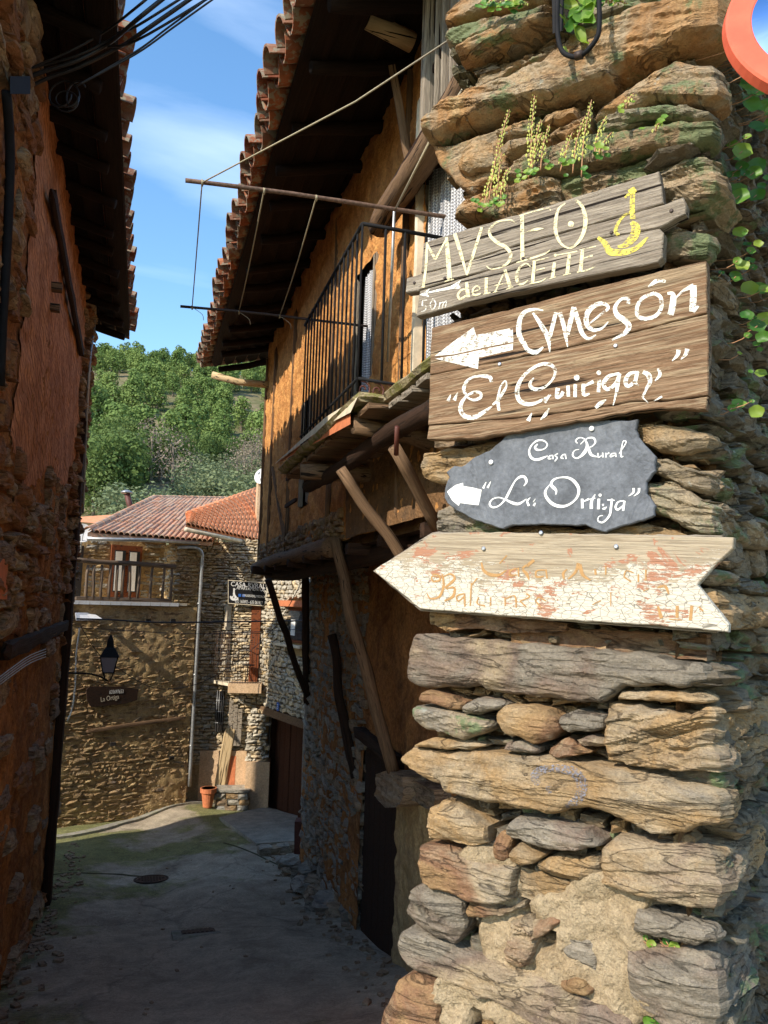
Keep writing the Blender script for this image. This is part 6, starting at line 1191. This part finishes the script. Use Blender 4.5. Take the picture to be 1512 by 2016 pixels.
# ================================================================ CORNER: plants, cable loop, mirror
M_LEAF = MT('pennywort_leaf'); m = M_LEAF; c = m.coord(False); oi = m.n('ObjectInfo').outputs['Random']; lc_ = m.ramp(oi, [(0,(.05,.15,.02)),(.5,(.12,.26,.035)),(1,(.27,.36,.05))])
bs_ = m.n('BsdfPrincipled', {'Base Color': lc_, 'Roughness': .45, 'Specular IOR Level': .4}); tl = m.n('BsdfTranslucent', {'Color': m.mix(1., lc_, (1.4,1.5,.7), 'MULTIPLY')}); mx = m.n('MixShader', {0: .35, 1: bs_.outputs[0], 2: tl.outputs[0]}); m.t.links.new(mx.outputs[0], m.o.inputs[0]); M_LEAF = m.m
M_SPIKE = plain('yellow_green_buds', (.58,.60,.16), .7, var=.3); M_STEM = plain('pinkish_stem', (.38,.20,.10), .7, var=.3)
def leafmesh(k):
    n = 14; V = [Vector((0,0,-.25))]; F = []
    for j, (r, h) in enumerate(((.5,-.12),(.85,.0),(1.,.06))):
        for q in range(n): a_ = 6.2832*q/n; rr_ = r*(1+.07*math.sin(a_*5+k)*(j>0)); V.append(Vector((rr_*math.cos(a_), rr_*math.sin(a_)*(1-.1*k%3*.3), h+.06*math.sin(a_*3+k)*(j))))
    for q in range(n): F.append([0,1+q,1+(q+1)%n])
    for j in range(2):
        for q in range(n): F.append([1+j*n+q,1+(j+1)*n+q,1+(j+1)*n+(q+1)%n,1+j*n+(q+1)%n])
    me = bpy.data.meshes.new('leaf'); me.from_pydata([tuple(v) for v in V], [], F); me.materials.append(M_LEAF); me.polygons.foreach_set('use_smooth',[True]*len(F)); return me
LM = [leafmesh(k) for k in range(5)]
def penny(label, pts, r0=.012, r1=.021, off=(.03,.09)):
    """pts: (px, py, spread, count) clusters hanging on the side face"""
    c0 = hit(pts[0][0], pts[0][1], PC, RN); t = thing('pennywort', tuple(c0), label, 'plant')
    for px, py, sp_, n in pts:
        for _ in range(n):
            x, y = px+rnd.gauss(0,sp_*.5), py+rnd.gauss(0,sp_); base = hit(x, y, PC, RN)
            if (base-PC).dot(RD) < -.01: base = hit(x, y, PC, FN)
            o = base+RN*rnd.uniform(*off)*.9+FN*.0; r = rnd.uniform(r0*.6, r1*1.1)*1.15; nd = (-_f*1.3+SUN*.6+Vector((rnd.uniform(-.5,.5),rnd.uniform(-.5,.5),rnd.uniform(-.3,.6)))).normalized()
            xx, yy, zz_ = axes(nd); put('leaf', rnd.choice(LM), fr(yy, zz_, xx, o) @ Matrix.Diagonal((r,r*rnd.uniform(.75,1),r,1)), t)
            if rnd.random() < .5: tube('stalk', smooth_line([o, o.lerp(base,.5)-Vector((0,0,.012)), base-RN*.03],2), .0011, M_STEM, t, 4)
penny('big pennywort cluster of round green leaves at the top right corner', [(1378,10,22,16),(1392,60,24,20),(1405,105,22,18),(1392,135,16,10)], .014,.024, (.08,.14))
penny('pennywort strand with round leaves hanging beside the red mirror', [(1430,150,20,8),(1432,195,24,12),(1440,240,24,10),(1425,170,20,6)], off=(.05,.12))
penny('pennywort with elongated green leaves hanging down the shaded corner', [(1420,320,14,4),(1425,395,24,7),(1432,345,10,3),(1410,290,8,2)], .012,.022)
penny('pennywort with small leaves beside the middle board', [(1435,505,20,4),(1448,600,22,5),(1410,560,20,4),(1445,640,15,4)], .010,.018)
penny('lowest little pennywort on the mossy side wall', [(1420,700,25,5),(1450,710,20,4),(1415,790,25,4),(1408,480,20,4)], .008,.014)
def spikes(label, lst, extra=0):
    x0,y0 = lst[0][:2]; t = thing('flowering_pennywort', tuple(fp(x0,y0,.02)), label, 'plant')
    for xb,yb,xt,yt in lst:
        a, b = fp(xb,yb,.0), fp(xt,yt,.06); a = a+FN*.07
        pts = smooth_line([a, a.lerp(b,.5)+FN*.01+FD*rnd.uniform(-.005,.005), b],5); tube('stem', pts, [.0019]*(len(pts)-1)+[.0008], M_STEM, t, 5); acc = []; L = (b-a).length; n = int(L/.0032)
        for k in range(n):
            u = .25+.75*k/n; p_ = a.lerp(b,u)+FN*.012*math.sin(u*3.1); an = k*2.4; r = (.0065*(1-.5*u)+.002)*rnd.uniform(.6,1.3); d_ = FD*math.cos(an)*r+FN*(math.sin(an)*r)+Vector((0,0,-.004)); s_ = .0036*(1.15-.5*u)*rnd.uniform(.5,1.2)
            q = p_+d_; acc.append(([q+Vector((0,0,s_)),q+FD*s_*.8,q+FN*s_*.8,q-FD*s_*.8,q-FN*s_*.8,q-Vector((0,0,s_*1.7))], [[0,1,2],[0,2,3],[0,3,4],[0,4,1],[5,2,1],[5,3,2],[5,4,3],[5,1,4]]))
        V, F = merge(acc); mk('bell_flowers', V, F, M_SPIKE, t, kind='stuff')
        for k in range(3+extra): nd = (-_f+SUN*.6+Vector((rnd.uniform(-.6,.6),rnd.uniform(-.6,.6),.3))).normalized(); xx,yy,zz_ = axes(nd); r = rnd.uniform(.006,.012); put('leaf', rnd.choice(LM), fr(yy,zz_,xx,a+FD*rnd.uniform(-.03,.03)+FN*rnd.uniform(0,.03)+Vector((0,0,rnd.uniform(-.01,.02))))@Matrix.Diagonal((r,r,r,1)), t)
spikes('left clump of tall yellow green flower spikes above the top board', [(985,428,1003,215),(1000,432,988,300),(1010,425,1002,330),(978,430,971,338)])
spikes('second clump of flower spikes from the left over the top board', [(1066,372,1054,174),(1070,365,1065,235),(1086,362,1082,245),(1062,378,1068,260)])
spikes('tallest pair of flower spikes in the middle above the top board', [(1165,375,1165,196),(1148,368,1152,228),(1124,364,1127,260)])
spikes('short reddish flower spike right of the tallest pair', [(1190,338,1195,227),(1195,345,1205,260)])
spikes('small flower spike on the upper right stone', [(1250,246,1248,184)]); spikes('tiny flower spike near the upper right corner of the top board', [(1308,290,1303,242)], 1)
spikes('row of flower spikes on the top left ledge of the corner', [(985,50,977,-5),(1008,48,1006,0),(1033,50,1033,-12),(1044,52,1041,5)], 5)
spikes('yellow green flower tuft at the top on the wide stone', [(1218,45,1222,-10),(1212,42,1205,5),(1226,44,1235,8)], 5)
penny('small bright green pennywort low on the mortar', [(1255,1965,16,7),(1290,1995,14,6),(1315,2010,10,4),(1230,1950,8,3)], .010,.018, (-.02,.0))
penny('thin sprig on the pale stone edge near the bottom', [(1290,1850,10,3),(1330,1862,10,3)], .005,.009, (-.02,.0))
# heart leaves in the lamp bracket
kb = thing('cable_bracket', tuple(fp(1135,110,.1)), 'black iron bracket with a bent conduit loop at the top of the corner', 'bracket')
tube('conduit_loop', smooth_line([fp(x,y,.13) for x,y in ((1100,-40),(1097,30),(1099,75),(1108,102),(1130,112),(1150,105),(1172,80),(1180,50),(1178,-40))],4), .0058, M_BLACK, kb, 10)
tube('coupling', [fp(1133,111,.13), fp(1147,107,.13)], .010, M_IRON, kb, 8); V = [fp(x,y,o_) for o_ in (.02,.1) for x,y in ((1086,-40),(1112,-40),(1108,60),(1088,66))]; mk('bracket_plate', V, [[3,2,1,0],[4,5,6,7],[0,4,5,1],[1,5,6,2],[2,6,7,3],[3,7,4,0]], M_BLACK, kb)
iv = thing('wilted_plant', tuple(fp(1135,40,.1)), 'plant with large curled green leaves behind the conduit loop', 'plant')
for x,y,r,ax in ((1110,35,.024,.3),(1128,45,.026,-.6),(1150,35,.028,.9),(1142,68,.03,.2),(1160,15,.03,-.3),(1120,8,.026,1.2),(1112,100,.014,.1),(1145,-8,.03,.6),(1135,20,.02,2.)):
    nd = (-_f+SUN*.3+Vector((math.sin(ax*5)*.7,math.cos(ax*3)*.5,.2))).normalized(); xx,yy,zz_ = axes(nd); put('leaf', LM[int(r*1000)%5], fr(yy,zz_,xx,fp(x,y,.09))@Matrix.Rotation(ax,4,'Z')@Matrix.Diagonal((r*.6,r*1.25,r*1.6,1)), iv)
# traffic mirror
mc_d = 1.42; mcp = P(1625,50,mc_d); mr = thing('traffic_mirror', tuple(mcp), 'round traffic mirror with red orange rim at the top right edge', 'mirror')
mn = (-_f*.93+Vector((0,0,.30))+_r*-.15).normalized(); x, y, z = axes(mn)
def dring(rs, mat, name, n=64):
    V, F = [], []
    for r, h in rs:
        for k in range(n): a_ = 6.2832*k/n; V.append(mcp+y*r*math.cos(a_)+z*r*math.sin(a_)+x*h)
    for j in range(len(rs)-1):
        for k in range(n): F.append([j*n+k,(j+1)*n+k,(j+1)*n+(k+1)%n,j*n+(k+1)%n])
    o = mk(name, V, F, mat, mr, smooth=(mat is M_MIRROR)); return o
R2 = 188*mc_d/FPX; R1 = 140*mc_d/FPX
dring([(R1-.003,.010),(R1,.013),(R1+.003,.014),(R2-.004,.012),(R2,.008),(R2+.001,-.012),(R2-.02,-.02),(.01,-.03)], M_RED, 'rim'); dring([(R1,.013),(R1*.8,.024),(R1*.6,.032),(R1*.3,.040),(.0005,.043)], M_MIRROR, 'mirror_face')
tube('arm', [mcp-x*.03, mcp-x*.12+Vector((.1,.1,0)), mcp-x*.2+Vector((.3,.25,-.05))], .02, M_ZINC, mr, 8)

# faded blue spray mark on the long slab
from mathutils.bvhtree import BVHTree
so_ = SO[12]; bv = BVHTree.FromPolygons([tuple(v.co+so_.matrix_basis.translation+WL[house.name]) for v in so_.data.vertices], [list(q.vertices) for q in so_.data.polygons])
def onslab(x, y):
    h_ = bv.ray_cast(Vector((0,0,0)), ray(x,y).normalized()); return h_[0]*.9985 if h_[0] is not None else None
def spray(pts, ws):
    sp_ = smooth_line([Vector((x,y,0)) for x,y in pts], 10); V, F = [], []; n_ = len(sp_)
    for i_ in range(n_):
        t = (sp_[min(i_+1,n_-1)]-sp_[max(i_-1,0)]).normalized(); w = np.interp(i_/(n_-1), np.linspace(0,1,len(ws)), ws)
        for j in range(5): q = sp_[i_]+Vector((-t.y,t.x,0))*w*(j/4-.5); V.append(onslab(q.x,q.y) or P(q.x,q.y,1.9))
    for i_ in range(n_-1):
        for j in range(4): F.append([i_*5+j,i_*5+j+1,(i_+1)*5+j+1,(i_+1)*5+j])
    return V, F
V, F = merge([spray([(1060,1545),(1052,1530),(1062,1518),(1085,1512)],[10,16,18,14]), spray([(1085,1512),(1125,1518),(1145,1540),(1140,1570),(1115,1590)],[14,20,22,20,12]), spray([(1080,1548),(1082,1562)],[12,12])])
mk('spray_mark', V, F, paint('faded_blue_spray', (.19,.19,.22), .525, grain=(1,1,1), chipscale=6), house)
# ================================================================ TREES ON THE HILL
def leaf_mat(name, a, b, c3):
    m = MT(name); r = m.n('ObjectInfo').outputs['Random']; n1 = m.noise(m.coord(False), .9, 4); col = m.mix(n1, a, b); col = m.mix(m.math('MULTIPLY', r, .5), col, c3)
    bs_ = m.n('BsdfPrincipled', {'Base Color': col, 'Roughness': .8, 'Specular IOR Level': .15}); tl = m.n('BsdfTranslucent', {'Color': col}); mx = m.n('MixShader', {0: .25, 1: bs_.outputs[0], 2: tl.outputs[0]}); m.t.links.new(mx.outputs[0], m.o.inputs[0]); return m.m
ML_PINE = leaf_mat('pine_foliage', (.085,.145,.045), (.21,.30,.08), (.27,.34,.10)); ML_OAK = leaf_mat('dark_broadleaf_foliage', (.05,.10,.025), (.14,.21,.055), (.20,.24,.08)); ML_BARE = leaf_mat('bare_twigs', (.22,.17,.13), (.34,.27,.2), (.28,.24,.16)); ML_OLIVE = leaf_mat('olive_foliage', (.14,.19,.09), (.24,.28,.15), (.2,.22,.1))
M_TRUNK = plain('pale_bark', (.17,.135,.10), .9)
def crown(n, size, shape, seed, tall=1., nb=16, spreadf=1.):
    R = random.Random(seed); V, F = [], []; cl = []
    for k in range(nb):
        cz = .16+.84*(k+R.random()*.7)/nb; w = shape(cz); a = k*2.4+R.random(); q = w*.36*R.uniform(.35,1); cl.append((q*math.cos(a), q*math.sin(a), cz, (.11+.13*w*.8)*R.uniform(.75,1.2)))
    for _ in range(n):
        cx,cy,cz,cr_ = R.choice(cl); d = Vector((R.gauss(0,1),R.gauss(0,1),R.gauss(0,1)+.35)).normalized(); rr_ = cr_*R.uniform(.72,1.12)
        p = Vector((cx,cy,cz*tall))+d*rr_; nrm = (d+Vector((R.gauss(0,.35),R.gauss(0,.35),R.gauss(0,.35)))).normalized(); a = nrm.orthogonal().normalized(); a = (a*math.cos(rr_*99)+nrm.cross(a)*math.sin(rr_*99)); b = nrm.cross(a); s = size*R.uniform(.6,1.3); k = len(V)
        V += [p+a*s, p+b*s*.8, p-a*s, p-b*s*.8]; F.append([k,k+1,k+2,k+3])
    return V, F
def treekind(nm, fol, n, size, shape, k, trunkh):
    out = []
    for q in range(k):
        V, F = crown(n, size, shape, q*13+n); me = bpy.data.meshes.new('crown'); me.from_pydata([tuple(v) for v in V], [], F); me.materials.append(fol)
        tv, tf = tubevf([Vector((0,0,-.15)),Vector((.01,.01,.3)),Vector((.03,-.02,trunkh))], [.035,.028,.01], 6); ba = [(tv,tf)]
        for b in range(5): a_ = b*1.3+q; ba.append(tubevf([Vector((0.01,0,.25+.1*b)),Vector((.2*math.cos(a_),.2*math.sin(a_),.4+.1*b))], [.014,.005], 4))
        V2, F2 = merge(ba); mt = bpy.data.meshes.new('trunk'); mt.from_pydata([tuple(v) for v in V2], [], F2); mt.materials.append(M_TRUNK); out.append((me, mt))
    return out
TK = {'pine_tree': (treekind('p', ML_PINE, 1100, .036, lambda z: 1.05-.72*z, 5, .95), 'green pine tree among the pines on the hillside', 'tree', 'pines on the hillside', 6.6, 1.12),
      'broadleaf_tree': (treekind('o', ML_OAK, 2600, .024, lambda z: .5+1.3*z*(1.15-z), 4, .8), 'dense dark evergreen tree on the lower slope', 'tree', 'evergreens on the lower slope', 6., 1.05),
      'bare_tree': (treekind('b', ML_BARE, 420, .022, lambda z: .4+1.5*z*(1.2-z), 3, .9), 'leafless greyish tree on the slope', 'tree', 'leafless trees on the slope', 5.5, .95),
      'olive_bush': (treekind('s', ML_OLIVE, 700, .034, lambda z: .9, 3, .5), 'pale green bush on the open lower slope', 'bush', 'bushes on the lower slope', 2.1, 1.5)}
def plant_tree(kind, px, R_, sc=1.):
    az = YAW+math.atan((px-PW/2)/FPX); x, y = R_*math.sin(az), R_*math.cos(az); z = float(hillz(np.array([x]),np.array([y]))[0]); vs, lab, cat, grp, h, w = TK[kind]; cm, tm_ = rnd.choice(vs); h = h*sc*rnd.uniform(.8,1.2)
    t = thing(kind, (x,y,z), lab, cat, grp); M = Matrix.Translation((x,y,z))@Matrix.Rotation(rnd.random()*6,4,'Z')@Matrix.Diagonal((h*w,h*w,h,1)); put('crown', cm, M, t); put('trunk', tm_, M, t)
R = random.Random(4)
for k in range(298): r = math.sqrt(R.uniform(128**2, 345**2)); plant_tree('pine_tree', R.uniform(130,600), r, R.uniform(.75,1.15))
for k in range(48): r = R.uniform(62,125); px = R.gauss(230,45) if r < 95 else R.uniform(160,460); plant_tree('broadleaf_tree', px, r, R.uniform(.55,.95))
for k in range(16): plant_tree('bare_tree', R.choice((R.gauss(490,40),R.gauss(490,40),R.gauss(300,25))), R.uniform(75,125), R.uniform(.8,1.2))
for k in range(90): r = R.uniform(50,110); plant_tree('olive_bush', R.uniform(330,580) if r > 60 else R.uniform(140,580), r, R.uniform(.6,1.5))
